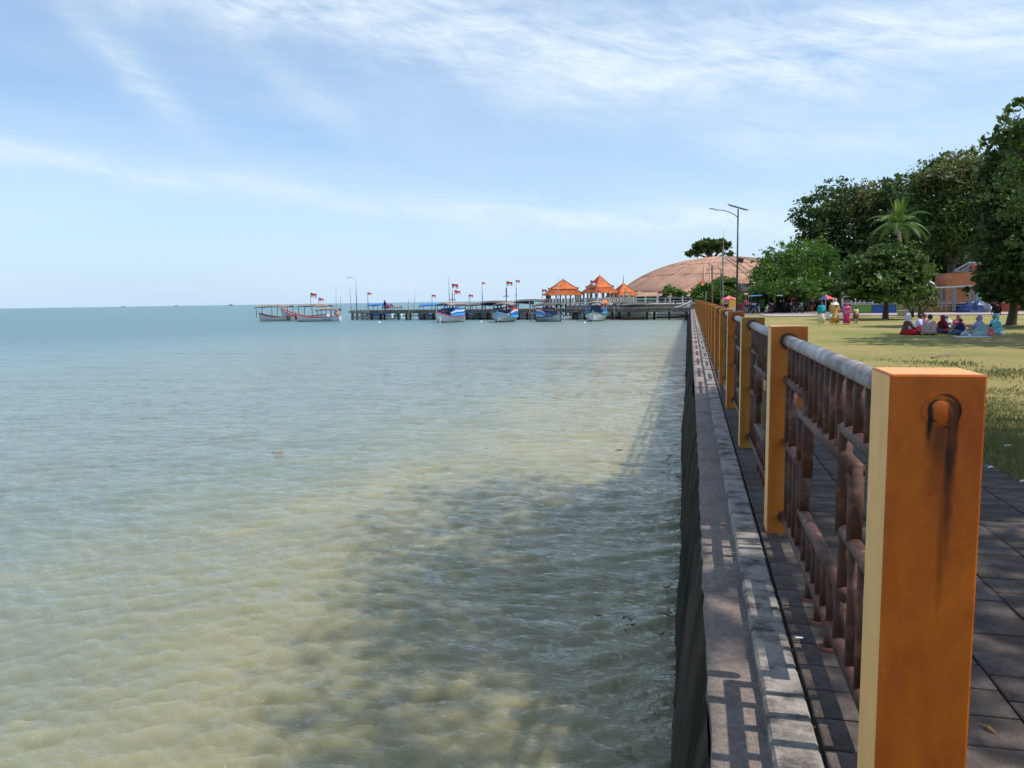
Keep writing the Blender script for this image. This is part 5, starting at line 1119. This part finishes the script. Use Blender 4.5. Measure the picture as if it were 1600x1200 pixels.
c0 = (pl+pr)/2; hl = (pr-pl).length/2
def slab(c, l, w, t, m, name):
    b = MB(); vs = [c+dv*sx*l+Vector((0, sy*w, sy*w*.18))+nr*sz*t for sx in (-1, 1) for sy in (-1, 1) for sz in (-1, 1)]
    b.add(vs, [(0,1,3,2),(4,6,7,5),(0,4,5,1),(2,3,7,6),(0,2,6,4),(1,5,7,3)]); return b.build(name, m, lamp)
pn_ = slab(c0, hl, .46, .025, paint('solar_panel_blue', (.02, .025, .05), .2), 'solar_panel'); slab(c0-nr*.055*(1 if nr.z > 0 else -1), hl*.84, .34, .03, M_grey, 'panel_bracket')
b = MB(); q = at(1157, 407, Y=YL); b.box((q.x+.02, YL-.1, q.z), (.34, .26, .34), rz=.4, ry=.2); b.build('floodlight', M_black, lamp)
l2 = thing('lamp_pole', 'shorter rusty pole with white lamp head in front of the dome', 'lamp pole', (at(1112, 475, Y=92).x, 92, 0))
b = MB(); b.tube([at(1113, 484, Y=92), at(1112.6, 415, Y=92)], .09, 7); b.build('pole', mat('rusty_pole', (.22, .12, .08), .8, .3, 2), l2)
b = MB(); p = at(1109.5, 413.5, Y=92); b.box(p, (.42, .26, .20), ry=.35); b.build('lamp_head', M_white, l2)
mst = thing('antenna_mast', 'slim grey antenna mast with ladder and cross arm before the dome', 'mast', (at(1129.5, 480, Y=105).x, 105, 0)); M_mst = paint('mast_grey', (.24, .20, .18))
line('main_tube', 1129.3, 476, 1129.5, 385, 105, .09, M_mst, mst); line('tip_rod', 1130.5, 390, 1130.8, 361, 105, .03, M_grey, mst)
b = MB(); p = at(1133, 396, Y=105); b.box(p, (.10, .1, 1.1)); b.build('panel_antenna', M_white, mst)
line('side_tube', 1125.8, 476, 1126, 420, 105, .045, M_mst, mst); line('cross_arm', 1122, 418.5, 1132, 422, 105, .05, M_mst, mst); line('side_tube', 1118.5, 437, 1119, 428, 105, .04, M_mst, mst)
for q in range(9): line('rung', 1126, 430+q*5, 1129.3, 429+q*5, 105, .025, M_mst, mst)
line('cross_arm', 1118, 436.5, 1130, 436, 105, .04, M_mst, mst)
pole('flag_staff', 1103, 478, 455, 100, .05, M_steel, 'short green sign pole beside the small orange gate roof', lean=0)
# flag on the quay by the canoe
qp = at(1027, 476, Y=123); fl = thing('quay_flag', 'red and white flag on a staff at the quay balustrade above the canoe', 'flag', tuple(qp)); flag(fl, tuple(qp), at(1027, 456, Y=123).z-qp.z, .8, .5, 1, .04, M_grey)
# post-mounted box (red) near the lamp foot
bx_ = thing('red_bin', 'dull red box standing right of the tall street lamp foot', 'bin', (at(1156, 488, Y=66).x, 66, 0)); bx('body', 1152.5, 1160.5, 475.5, 487.5, 66, .4, paint('bin_red', (.20, .02, .045)), bx_); bx('lid', 1152, 1161, 474.6, 475.8, 65.96, .5, M_redw, bx_)

# ================================================================== PEOPLE
SKIN = mat('skin', (.30, .16, .10), .6, .08, 8); HAIR = mat('hair_black', (.012, .010, .010), .5, .2, 20)
def skin_body(pts, edges, rad, name, m, parent, root_i=0, sub=1):
    me = bpy.data.meshes.new('tmp'); me.from_pydata(pts, edges, []); o = bpy.data.objects.new('tmp', me); COL.objects.link(o)
    md = o.modifiers.new('s', 'SKIN'); md.use_smooth_shade = True
    lay = me.skin_vertices[0] if me.skin_vertices else me.attributes.new('x', 'FLOAT', 'POINT') and None
    for i, r in enumerate(rad):
        me.skin_vertices[0].data[i].radius = (r[0], r[1]) if isinstance(r, tuple) else (r, r)
        me.skin_vertices[0].data[i].use_root = (i == root_i)
    o.modifiers.new('d', 'SUBSURF').levels = sub; o.modifiers['d'].render_levels = sub
    dg = bpy.context.evaluated_depsgraph_get(); ev = o.evaluated_get(dg); nm = bpy.data.meshes.new_from_object(ev, depsgraph=dg); nm.name = name
    bpy.data.objects.remove(o); r = bpy.data.objects.new(name, nm); nm.materials.clear(); nm.materials.append(m); COL.objects.link(r); r.parent = parent
    nm.polygons.foreach_set('use_smooth', [True]*len(nm.polygons)); return r
BODY = {}
def base_mesh(key, fn):
    if key not in BODY: BODY[key] = fn()
    return BODY[key]
def make_body(pose):
    def mk(pts, edges, rad):
        me = bpy.data.meshes.new('body_src'); me.from_pydata(pts, edges, []); o = bpy.data.objects.new('body_src', me); COL.objects.link(o)
        o.modifiers.new('s', 'SKIN'); sv = me.skin_vertices
        if not sv:   # layer appears with the modifier; create through bmesh otherwise
            bm = bmesh.new(); bm.from_mesh(me); bm.verts.layers.skin.verify(); bm.to_mesh(me); bm.free(); sv = me.skin_vertices
        for i, r in enumerate(rad):
            sv[0].data[i].radius = r if isinstance(r, tuple) else (r, r); sv[0].data[i].use_root = (i == 0)
        d = o.modifiers.new('d', 'SUBSURF'); d.levels = 1; d.render_levels = 1
        dg = bpy.context.evaluated_depsgraph_get(); dg.update(); nm = bpy.data.meshes.new_from_object(o.evaluated_get(dg), depsgraph=dg); nm.name = 'body'
        bpy.data.objects.remove(o); nm.materials.clear(); nm.materials.append(SKIN); nm.polygons.foreach_set('use_smooth', [True]*len(nm.polygons)); return nm
    # facing +X, height 1.6 standing / seated 0.85; every hand splits into a thumb and fingers
    if pose == 'stand':
        p = [(0,0,.92),(0,0,1.12),(0,0,1.30),(.01,0,1.38),(.02,0,1.46),(.03,0,1.53),(.10,0,1.50)]; e = [(0,1),(1,2),(2,3),(3,4),(4,5),(4,6)]; r = [(.13,.10),(.12,.09),(.14,.09),.05,(.075,.085),.07,.018]
        for s in (1, -1):
            b = len(p); ph = .10*s
            p += [(0,.17*s,1.30),(-.03+ph*.5,.24*s,1.05),(.08+ph,.25*s,.82),(.11+ph,.25*s,.74),(.13+ph,.25*s,.66),(.14+ph,.21*s,.70),(.12+ph,.27*s,.66)]
            e += [(2,b),(b,b+1),(b+1,b+2),(b+2,b+3),(b+3,b+4),(b+3,b+5),(b+3,b+6)]; r += [.055,.042,.028,.032,.012,.011,.011]
            b = len(p); p += [(0,.09*s,.86),(.05*s+.02,.10*s,.48),(.03*s-.02*(s<0)-.02,.10*s,.08),(.10+.03*s,.11*s,.03)]; e += [(0,b),(b,b+1),(b+1,b+2),(b+2,b+3)]; r += [.09,.055,.036,.032]
    elif pose == 'sit':
        p = [(0,0,.12),(.0,0,.34),(.02,0,.52),(.04,0,.60),(.06,0,.68),(.07,0,.745),(.14,0,.71)]; e = [(0,1),(1,2),(2,3),(3,4),(4,5),(4,6)]; r = [(.15,.12),(.125,.095),(.14,.09),.05,(.075,.085),.07,.018]
        for s in (1, -1):
            b = len(p); p += [(.02,.17*s,.52),(.10,.23*s,.32),(.30,.12*s,.25),(.37,.09*s,.24),(.43,.07*s,.23),(.37,.03*s,.27),(.42,.10*s,.21)]
            e += [(2,b),(b,b+1),(b+1,b+2),(b+2,b+3),(b+3,b+4),(b+3,b+5),(b+3,b+6)]; r += [.055,.042,.03,.032,.012,.012,.012]
            b = len(p); p += [(.12,.15*s,.12),(.42,.30*s,.15),(.40,-.05*s,.07),(.46,-.14*s,.06)]; e += [(0,b),(b,b+1),(b+1,b+2),(b+2,b+3)]; r += [.095,.065,.045,.035]
    return mk(p, e, r)
def add_body(root, pose):
    me = base_mesh(pose, lambda: make_body(pose)); o = bpy.data.objects.new('body', me); o.parent = root; COL.objects.link(o); return o
def head_c(pose): return (.02, 0, 1.485) if pose == 'stand' else (.065, 0, .705)
def garment(root, name, m, spec, n=16, wob=.0, seed=0):
    b = MB(); r_ = random.Random(seed+len(name)); rings = []
    for k_, (x, y, z, rx, ry) in enumerate(spec):
        rings.append([(x+rx*(1+wob*math.sin(j*2.4+k_))*math.cos(2*PI*j/n), y+ry*(1+wob*math.cos(j*1.9+k_*2))*math.sin(2*PI*j/n), z) for j in range(n)])
    b.loft(rings, 0); return b.build(name, m, root, smooth=True)
def scarf(root, pose, m, cape=.26, colour2=None):
    cx, cy, cz = head_c(pose); b = MB(); n = 14; rings = []
    # hood open at the front: ring radius pulled back where the face is
    for z, rx, ry, dx in ((.135, .02, .02, -.01), (.125, .07, .065, -.01), (.09, .105, .095, -.012), (.03, .115, .105, -.015), (-.03, .112, .105, -.015), (-.085, .10, .10, -.01), (-.13, .115, .125, -.01), (-.20, .16, .20, -.01), (-.20-cape*.6, .20, .25, .01), (-.20-cape, .21, .26, .02)):
        ring = []
        for j in range(n):
            a = 2*PI*j/n; x = rx*math.cos(a); y = ry*math.sin(a)
            if -.10 < z < .10 and math.cos(a) > .55: x = min(x, .045)
            ring.append((cx+dx+x, cy+y, cz+z))
        rings.append(ring)
    b.loft(rings, 0); o = b.build('headscarf', m, root, smooth=True)
    b = MB(); b.ell((cx+.045, cy, cz-.01), (.062, .062, .082), 12, 8); b.tube([(cx+.10, cy, cz+.0), (cx+.125, cy, cz-.022)], [.008, .014], 5); b.build('face', SKIN, root, smooth=True)
    for s in (-1, 1):
        b = MB(); b.ell((cx+.102, cy+s*.026, cz+.008), (.006, .011, .007), 6, 4); b.build('eye', HAIR, root)
    return o
def hair(root, pose, long_=False):
    cx, cy, cz = head_c(pose); b = MB(); b.ell((cx-.018, cy, cz+.035), (.108, .098, .102), 12, 7); h = b.build('hair', HAIR, root, smooth=True)
    if long_: b = MB(); b.rings([(cx-.06, 0, cz+.05, .05, .08), (cx-.09, 0, cz-.10, .05, .09), (cx-.08, 0, cz-.22, .03, .05)], 8); b.build('hair_length', HAIR, h, smooth=True)
    b = MB(); b.ell((cx+.045, cy, cz-.015), (.06, .062, .078), 12, 8); b.tube([(cx+.10, cy, cz), (cx+.122, cy, cz-.022)], [.008, .014], 5); b.build('face', SKIN, root, smooth=True)
    for s in (-1, 1):
        b = MB(); b.ell((cx+.100, cy+s*.026, cz+.006), (.006, .011, .007), 6, 4); b.build('eye', HAIR, root)
def sleeves(root, m, pose, length=1.0):
    for s in (1, -1):
        b = MB()
        if pose == 'stand': P_ = [(0, .15*s, 1.33), (0, .20*s, 1.22), (-.03+.05*s, .245*s, 1.05), (.07+.09*s, .255*s, .86)]; R_ = [.075, .075, .062, .062]
        else: P_ = [(.02, .14*s, .54), (.04, .20*s, .44), (.10, .235*s, .32), (.27, .14*s, .255)]; R_ = [.075, .075, .065, .055]
        if length < 1: P_ = P_[:3]; R_ = R_[:3]
        b.tube(P_, R_, 8); b.build('sleeve', m, root, smooth=True)
def person(label, loc, rz, sc, pose='stand', top=None, skirt=None, scarf_m=None, trousers=None, cape=.26, bag=None, long_robe=False, group=None, short=1.0, longhair=False, fat=1.0):
    root = thing('person', label, 'person', (0, 0, 0), group)
    add_body(root, pose); f = fat
    if pose == 'stand':
        if long_robe: garment(root, 'robe', top, [(0,0,.10,.25*f,.27*f),(0,0,.40,.22*f,.24*f),(0,0,.80,.19*f,.21*f),(0,0,1.0,.15*f,.18*f),(0,0,1.22,.14*f,.20*f),(0,0,1.34,.11,.19),(0,0,1.40,.06,.07)], wob=.05)
        else:
            garment(root, 'shirt', top, [(0,0,.78,.165*f,.20*f),(0,0,.95,.145*f,.18*f),(0,0,1.20,.14*f,.19*f),(0,0,1.33,.11,.18),(0,0,1.40,.055,.065)], wob=.03)
            if skirt: garment(root, 'skirt', skirt, [(0,0,.10,.22*f,.24*f),(0,0,.45,.19*f,.21*f),(0,0,.85,.145*f,.175*f),(0,0,.95,.12,.15)], wob=.06)
        if trousers:
            for s in (1, -1):
                b = MB(); b.tube([(0,.085*s,.90),(.035*s+.01,.10*s,.48),(.03*s-.02,.10*s,.10)], [.105,.078,.062], 9); b.build('trouser_leg', trousers, root, smooth=True)
        sleeves(root, top, pose, short)
    else:
        garment(root, 'shirt', top, [(-.02,0,.06,.22*f,.24*f),(-.02,0,.18,.20*f,.22*f),(0,0,.34,.165*f,.20*f),(.01,0,.48,.14*f,.20*f),(.02,0,.56,.11,.18),(.03,0,.61,.06,.07)], wob=.04)
        lm_ = skirt or trousers
        if lm_ is not None:
            if skirt: garment(root, 'skirt', lm_, [(.16,0,.005,.40,.42),(.16,0,.10,.40,.41),(.15,0,.20,.32,.34),(.10,0,.27,.18,.24)], wob=.07)
            else:
                for s in (1, -1):
                    b = MB(); b.tube([(.02,.12*s,.13),(.22,.22*s,.16),(.42,.30*s,.15),(.41,.12*s,.10),(.40,-.05*s,.08)], [.13,.11,.085,.08,.06], 9); b.build('trouser_leg', lm_, root, smooth=True)
        sleeves(root, top, pose, short)
    if scarf_m is not None: scarf(root, pose, scarf_m, cape)
    else: hair(root, pose, longhair)
    root.location = loc; root.rotation_euler = (0, 0, rz); root.scale = (sc, sc, sc)
    return root
def fit(u, v0, v1, z=-.03, H_=1.62):
    p = at(u, v1, z=z); px = F_PX/(p.y*.98); return p, (v1-v0)/px/H_
DOWN = -PI/2+.2
C_ = cloth
p, sc = fit(1303, 468, 507); w1 = person('woman in gold dress and white headscarf walking on the lawn', p, DOWN, sc, top=C_('cloth_gold', (.52, .27, .05), (.66, .50, .28), 5), long_robe=True, scarf_m=C_('scarf_white', (.75, .70, .64)), cape=.10, fat=1.12)
p, sc = fit(1283, 473.5, 505.5, H_=1.60); person('child in bright teal top and pale yellow skirt walking leftmost on the lawn', p, DOWN+.1, sc, top=C_('cloth_teal', (.02, .33, .42)), skirt=C_('cloth_pale_yellow', (.60, .62, .36), (.70, .70, .60), 6), longhair=True, fat=1.2)
p, sc = fit(1322.5, 475, 507); person('girl in pink tunic and magenta skirt walking right of the woman in gold', p, DOWN-.1, sc, top=C_('cloth_pink', (.62, .08, .26), (.70, .30, .40), 6), skirt=C_('cloth_magenta', (.60, .04, .18)), scarf_m=C_('scarf_pink', (.60, .10, .30)), cape=.05, fat=1.1)
p, sc = fit(1337, 480.5, 506.5); pk = person('boy in pale yellow shirt and cream trousers carrying a brown bag', p, DOWN+.4, sc, top=C_('cloth_yellow', (.60, .58, .25)), trousers=C_('cloth_cream', (.55, .42, .30)), short=.6)
def held_bag(owner, off, r, m, label, name='bag'):
    q = owner.matrix_basis @ Vector(off) if False else Matrix.LocRotScale(owner.location, owner.rotation_euler, owner.scale) @ Vector(off)
    b = MB(); b.rings([(q.x, q.y, q.z-r*1.1, r*.6, r*.35), (q.x, q.y, q.z-r*.5, r, r*.55), (q.x, q.y, q.z+r*.5, r*.85, r*.4), (q.x, q.y, q.z+r*.9, r*.3, r*.12)], 10)
    b.tube([(q.x-r*.4, q.y, q.z+r*.8), (q.x, q.y, q.z+r*1.9), (q.x+r*.4, q.y, q.z+r*.8)], r*.06, 4)
    return tag(b.build(name, m, smooth=True, loc=tuple(q)), label, 'bag')
held_bag(pk, (.20, -.22, .80), .17, paint('bag_brown', (.12, .06, .05)), 'round brown bag carried by the boy in yellow')
held_bag(w1, (.10, -.34, .55), .16, paint('bag_plastic_white', (.62, .60, .66)), 'pale plastic bag in the hand of the woman in gold')
# man standing by the fence, walker with magenta scarf behind the sitting group, person on the jetty
p = at(1413, 490.5, z=.0); _, sc = fit(1413, 463, 490.5, 0); person('person in red checked shirt and grey trousers standing before the park wall', p, DOWN, sc, top=C_('cloth_red_check', (.55, .12, .10), (.75, .55, .45), 12), trousers=C_('cloth_grey', (.30, .30, .34)))
p, sc = fit(1556, 479, 514, -.03); person('person in magenta headscarf and black top standing behind the turquoise scarf', at(1556, 506, z=-.03), H(80), sc*1.08, top=C_('cloth_black', (.02, .02, .025)), trousers=C_('cloth_dark', (.05, .05, .10)), scarf_m=C_('scarf_magenta', (.30, .03, .12)), cape=.03, fat=1.1)
pj = at(605, 483.5, Y=128.6); person('dark clothed person with pink bag standing on the jetty', (pj.x, 127.6, .23), H(170), 1.12, top=C_('cloth_black', (.02, .02, .025)), trousers=C_('cloth_dark', (.05, .05, .10)))
b = MB(); q = (pj.x+.62, 127.5, .95); b.rings([(q[0], q[1], q[2]-.45, .22, .15), (q[0], q[1], q[2], .30, .2), (q[0], q[1], q[2]+.45, .20, .12)], 10); tag(b.build('bag', C_('cloth_bag_pink', (.55, .06, .12)), smooth=True, loc=q), 'red pink bag slung beside the dark person on the jetty', 'bag')
# sitting group
def sit(label, u, vt, vb, rz, **kw):
    p = at(u, vb-1.5, z=-.03); px = F_PX/(p.y*.98); return person(label, p, rz, (vb-vt)/px/.835, pose='sit', **kw)
R_, L__ = H(-5), H(185)
sit('sitting person in pale blue headscarf and brown top, leftmost of the group', 1416.5, 496, 524.5, H(15), top=C_('cloth_brown_check', (.18, .06, .05), (.10, .03, .03)), skirt=C_('cloth_red', (.40, .012, .02)), scarf_m=C_('scarf_blue_white', (.45, .52, .72)), cape=.30)
sit('sitting child with dark hair in pale lilac shirt, second from the left', 1435, 494, 520, H(-20), top=C_('cloth_lilac', (.48, .50, .78)), skirt=C_('cloth_red', (.40, .012, .02)))
sit('sitting person with dark hair and pink top, behind the beige shirt', 1442.5, 493.5, 516, H(-60), top=C_('cloth_rose', (.50, .20, .25)), skirt=C_('cloth_dark', (.05, .05, .10)))
sit('sitting person in beige patterned shirt with dark hair seen from behind', 1451, 495, 525, H(45), top=C_('cloth_beige_pattern', (.46, .36, .30), (.30, .18, .22), 22), trousers=C_('cloth_dark', (.05, .05, .10)), fat=1.3)
sit('sitting person in deep red headscarf and dark patterned robe', 1470.5, 495.5, 523, H(-10), top=C_('cloth_maroon_pattern', (.11, .012, .022), (.03, .008, .012), 18), skirt=C_('cloth_maroon_pattern', (.11, .012, .022)), scarf_m=C_('scarf_maroon', (.26, .015, .04)), cape=.24, fat=1.2)
sit('sitting person in white headscarf behind the deep red one', 1479, 495, 515, H(-100), top=C_('cloth_grey_white', (.50, .52, .50)), skirt=C_('cloth_grey_white', (.50, .52, .50)), scarf_m=C_('scarf_offwhite', (.60, .60, .60)), cape=.18)
sit('sitting person in rose pink headscarf and coral top', 1496, 495, 519, H(-80), top=C_('cloth_coral_dark', (.50, .12, .10)), skirt=C_('cloth_dark', (.05, .05, .10)), scarf_m=C_('scarf_rose', (.50, .13, .20)), cape=.10)
sit('sitting child in navy top and jeans before the rose pink headscarf', 1501, 501.5, 525, H(200), top=C_('cloth_navy', (.02, .02, .08)), trousers=C_('cloth_jeans', (.05, .12, .25)))
sit('sitting person in lilac patterned headscarf and mint green robe', 1531, 497, 527, H(178), top=C_('cloth_mint', (.24, .38, .36), (.30, .36, .40), 9), skirt=C_('cloth_mint', (.24, .38, .36)), scarf_m=C_('scarf_lilac', (.34, .26, .46), (.22, .16, .36), 20), cape=.16, fat=1.25)
sit('sitting person in long turquoise headscarf, rightmost of the group', 1556, 494, 524, H(192), top=C_('cloth_turquoise', (.14, .42, .46)), skirt=C_('cloth_turquoise', (.14, .42, .46)), scarf_m=C_('scarf_turquoise', (.15, .44, .48)), cape=.42, fat=1.15)
sit('sitting child in coral red clothes between the mint and turquoise robes', 1548.5, 509, 525.5, H(170), top=C_('cloth_coral', (.62, .16, .15)), skirt=C_('cloth_coral', (.62, .16, .15)))
M_bagw = paint('plastic_white', (.62, .66, .74), .35)
for u, v, w, lab in ((1508, 525, .15, 'crumpled white plastic bag left end of the cloth before the mint robe'), (1516, 526, .11, 'white plastic bag right of the crumpled one before the mint robe'), (1562.5, 523, .16, 'knotted white plastic bag right of the turquoise robe')):
    p = at(u, v, z=-.03); b = MB(); gq = random.Random(u); n = 12
    rings = [[(p.x+w*r*gq.uniform(.8, 1.2)*math.cos(2*PI*j/n), p.y+w*.8*r*gq.uniform(.8, 1.2)*math.sin(2*PI*j/n), z*w-.02+gq.uniform(-.02, .02)) for j in range(n)] for r, z in ((.8, 0), (1, .35), (.85, .75), (.35, 1.0), (.22, 1.15), (.4, 1.4))]
    b.loft(rings, 0); tag(b.build('plastic_bag', M_bagw, loc=tuple(p)), lab, 'bag')
p = at(1519, 527, z=-.03); b = MB(); b.loft([[(p.x+x*1.0, p.y+y, -.012+.01*math.sin(i*3+x*9)) for x, y in ((-.5, -.3), (0, -.35), (.5, -.28), (.5, .3), (0, .34), (-.5, .3))] for i in range(2)], 0)
b2 = MB(); b2.box((p.x, p.y, -.008), (1.1, .6, .018), rz=.05); tag(b2.build('picnic_cloth', M_bagw, loc=tuple(p)), 'white cloth spread on the grass before the mint green robe', 'cloth')
# people among the stalls and the crowd on the quay path
gq = random.Random(12); cols = [C_('crowd_%d' % i, c) for i, c in enumerate(((.22, .03, .10), (.04, .05, .12), (.35, .10, .12), (.45, .42, .40), (.10, .04, .12), (.05, .12, .22), (.30, .20, .06), (.03, .03, .04)))]
names = ['wine red', 'navy', 'brick red', 'light grey', 'plum', 'blue', 'ochre', 'black']
spots = ['beside the pink parasol', 'left of the tall lamp post', 'before the food stall entrance', 'between the parked motorbikes', 'beside the green box', 'at the stall counter', 'under the stall roof near the tree trunk', 'behind the small brown table', 'at the right end of the food stall']
for i, (u, v0, v1, Y) in enumerate(((1128, 473, 485, 82), (1134, 472, 486, 83), (1165, 468, 487, 79), (1171, 466, 485, 81), (1183, 467, 487, 80), (1209, 474, 487, 80), (1227, 472, 487, 81), (1268, 470, 488, 80), (1241, 470, 487, 80))):
    p = at(u, v1, Y=Y); q = i % 8; person('person in %s top standing %s' % (names[q], spots[i]), (p.x, Y, 0), gq.uniform(-2.4, -.7), (v1-v0)/(F_PX/Y)/1.62*1.0+.12, top=cols[q], trousers=cols[(q+3) % 8], scarf_m=cols[(q+5) % 8] if i % 2 else None, cape=.1)
for i, (u, Y) in enumerate(((1084, 126), (1087, 130), (1090, 128), (1094, 133), (1097, 130), (1101, 134), (1104, 131), (1108, 136), (1081, 134), (1116, 138), (1121, 134), (1124, 139))):
    p = at(u, 470, Y=Y); q = (i*3+1) % 8
    person('distant visitor with dark clothes in the crowd on the shore path', (p.x, Y, .05), gq.uniform(-3, 3), gq.uniform(.98, 1.1), top=cols[q], trousers=cols[(q+2) % 8], scarf_m=cols[(q+3) % 8] if i % 3 else None, cape=.2, group='visitors crowding the shore path below the dome')

# ================================================================== SMALL THINGS
# floating weed and twigs beside the wall
M_weed = mat('wet_weed', (.05, .035, .02), .6, .3, 10); gq = random.Random(3)
for i, (u, v, ln) in enumerate(((1058, 695, .35), (1052, 700, .25), (1048, 712, .30), (1056, 722, .4), (1045, 727, .28), (1062, 745, .3), (1036, 738, .2), (1047, 815, .22), (1055, 905, .25), (1042, 918, .15), (1040, 960, .3), (1036, 990, .2), (985, 968, .12), (990, 976, .10), (975, 965, .10), (935, 962, .14))):
    p = at(u, v, z=WL+.02); b = MB(); a = gq.uniform(-.6, 2.8); pts = [Vector((p.x+ln*.6*t*math.cos(a+t*.8), p.y+ln*.6*t*math.sin(a+t*.8), WL+.022+.008*math.sin(t*9))) for t in np.linspace(-.5, .5, 6)]; b.tube(pts, [.003, .006, .008, .006, .006, .002], 5)
    if i % 2 == 0: b.tube([pts[2], pts[2]+Vector((.03, .04, .005)), pts[2]+Vector((.04, .08, 0))], [.005, .004, .002], 4)
    tag(b.build('floating_twig', M_weed, loc=tuple(p)), 'dark twig or weed scrap floating in the shade near the sea wall', 'twig', 'twigs and weed floating beside the sea wall')
p = at(434, 708, z=WL+.03); b = MB(); b.loft([[(p.x-.14, p.y, WL+.02), (p.x-.05, p.y-.04, WL+.03), (p.x+.10, p.y-.03, WL+.05), (p.x+.16, p.y+.02, WL+.03), (p.x, p.y+.06, WL+.04)], [(p.x-.14, p.y, WL+.035), (p.x-.05, p.y-.03, WL+.055), (p.x+.10, p.y-.02, WL+.075), (p.x+.15, p.y+.02, WL+.05), (p.x, p.y+.05, WL+.06)]], 0)
tag(b.build('floating_leaf', mat('leaf_orange', (.42, .24, .09), .6, .2, 10), loc=tuple(p)), 'single yellow orange leaf floating far out on the open water', 'leaf')
M_litter = paint('litter_white', (.70, .72, .74), .6)
for i, (u, v, w, lab) in enumerate(((1249, 998, .03, 'small white cigarette end on the pavers beside the kerb'), (1598, 753, .03, 'white scrap at the right edge where lawn meets paving'), (1548, 731, .035, 'pale scrap at the lawn edge right of the nearest post'), (1575, 697, .045, 'pale leaf scrap lying in the shaded grass'))):
    p = at(u, v, z=.012 if i < 3 else 0.0); b = MB()
    if i == 0: b.tube([p+Vector((-.018, 0, .004)), p+Vector((.018, .004, .004))], .004, 6)
    else: b.add([p+Vector(q) for q in ((-w, -w*.4, 0), (w*.2, -w*.5, .01), (w, 0, .004), (w*.3, w*.5, .015), (-w*.6, w*.4, .006))]+[p+Vector((0, 0, .022))], [(0,1,5),(1,2,5),(2,3,5),(3,4,5),(4,0,5)])
    tag(b.build('litter', M_litter, loc=tuple(p)), lab, 'litter')
p = at(1544, 1138, z=.01); b = MB(); b.tube([p+Vector((-.02, .03, 0)), p+Vector((.0, 0, .004)), p+Vector((.015, -.025, 0))], [.002, .006, .003], 5); tag(b.build('dry_leaf', mat('dry_leaf_brown', (.36, .17, .05), .7, .2, 20), loc=tuple(p)), 'curled brown leaf on the dark pavers right of the nearest post', 'leaf')
# fallen branch on the lawn
p0, p1 = at(1456, 558.5, z=-.01), at(1500, 555, z=.0); b = MB(); b.tube([p0, p0.lerp(p1, .4)+Vector((0, 0, .06)), p1], [.03, .022, .008], 6); b.tube([p0.lerp(p1, .5)+Vector((0, 0, .05)), p0.lerp(p1, .8)+Vector((.1, .3, .12))], [.015, .004], 5)
tag(b.build('fallen_branch', M_bark_l, loc=tuple(p0)), 'pale fallen branch lying on the sunny strip of the lawn', 'branch')
# fallen leaves on promenade and lawn
lv = leaves([(1.8, 6, .012, 1.2, 5, .004)], 160, .045, 71, clump=.9); lv[:, 2] = np.abs(lv[:, 2]-.012)*.2+.010
tag(arr_obj('fallen_leaves', lv, np.arange(len(lv)).reshape(-1, 4), mat('litter_leaf', (.20, .13, .06), .8, .4, 9)), kind='stuff')
# grass blades where the lawn is near enough to tell them
g = np.random.default_rng(9); n = 60000
yy = 6.3 + 15*g.random(n)**1.4; xx = 2.72 + (yy*.42+.8-2.72).clip(.3)*g.random(n)
dens = np.sin(xx*1.7+np.sin(yy*.9)*2)*np.sin(yy*1.3+1) + g.normal(size=n)*.6; ok = dens > -.35 + 1.6*((yy-9)/12).clip(0, 2); xx, yy = xx[ok], yy[ok]; n = len(xx)
hgt = g.uniform(.02, .065, n)*(1+.4*np.sin(xx*2.3)); a = g.uniform(0, 2*PI, n); w = g.uniform(.004, .009, n)*(1+yy/14); lean_ = g.normal(size=(n, 2))*.03
P0 = np.stack([xx-w*np.cos(a), yy-w*np.sin(a), np.full(n, -.035)], 1); P1 = np.stack([xx+w*np.cos(a), yy+w*np.sin(a), np.full(n, -.035)], 1); P2 = np.stack([xx+lean_[:, 0], yy+lean_[:, 1], -.03+hgt], 1)
V = np.stack([P0, P1, P2], 1).reshape(-1, 3)
tag(arr_obj('grass', V, np.arange(len(V)).reshape(-1, 3), leafmat('grass_blade', (.12, .15, .04), (.30, .26, .10), .3), n=3), kind='stuff')
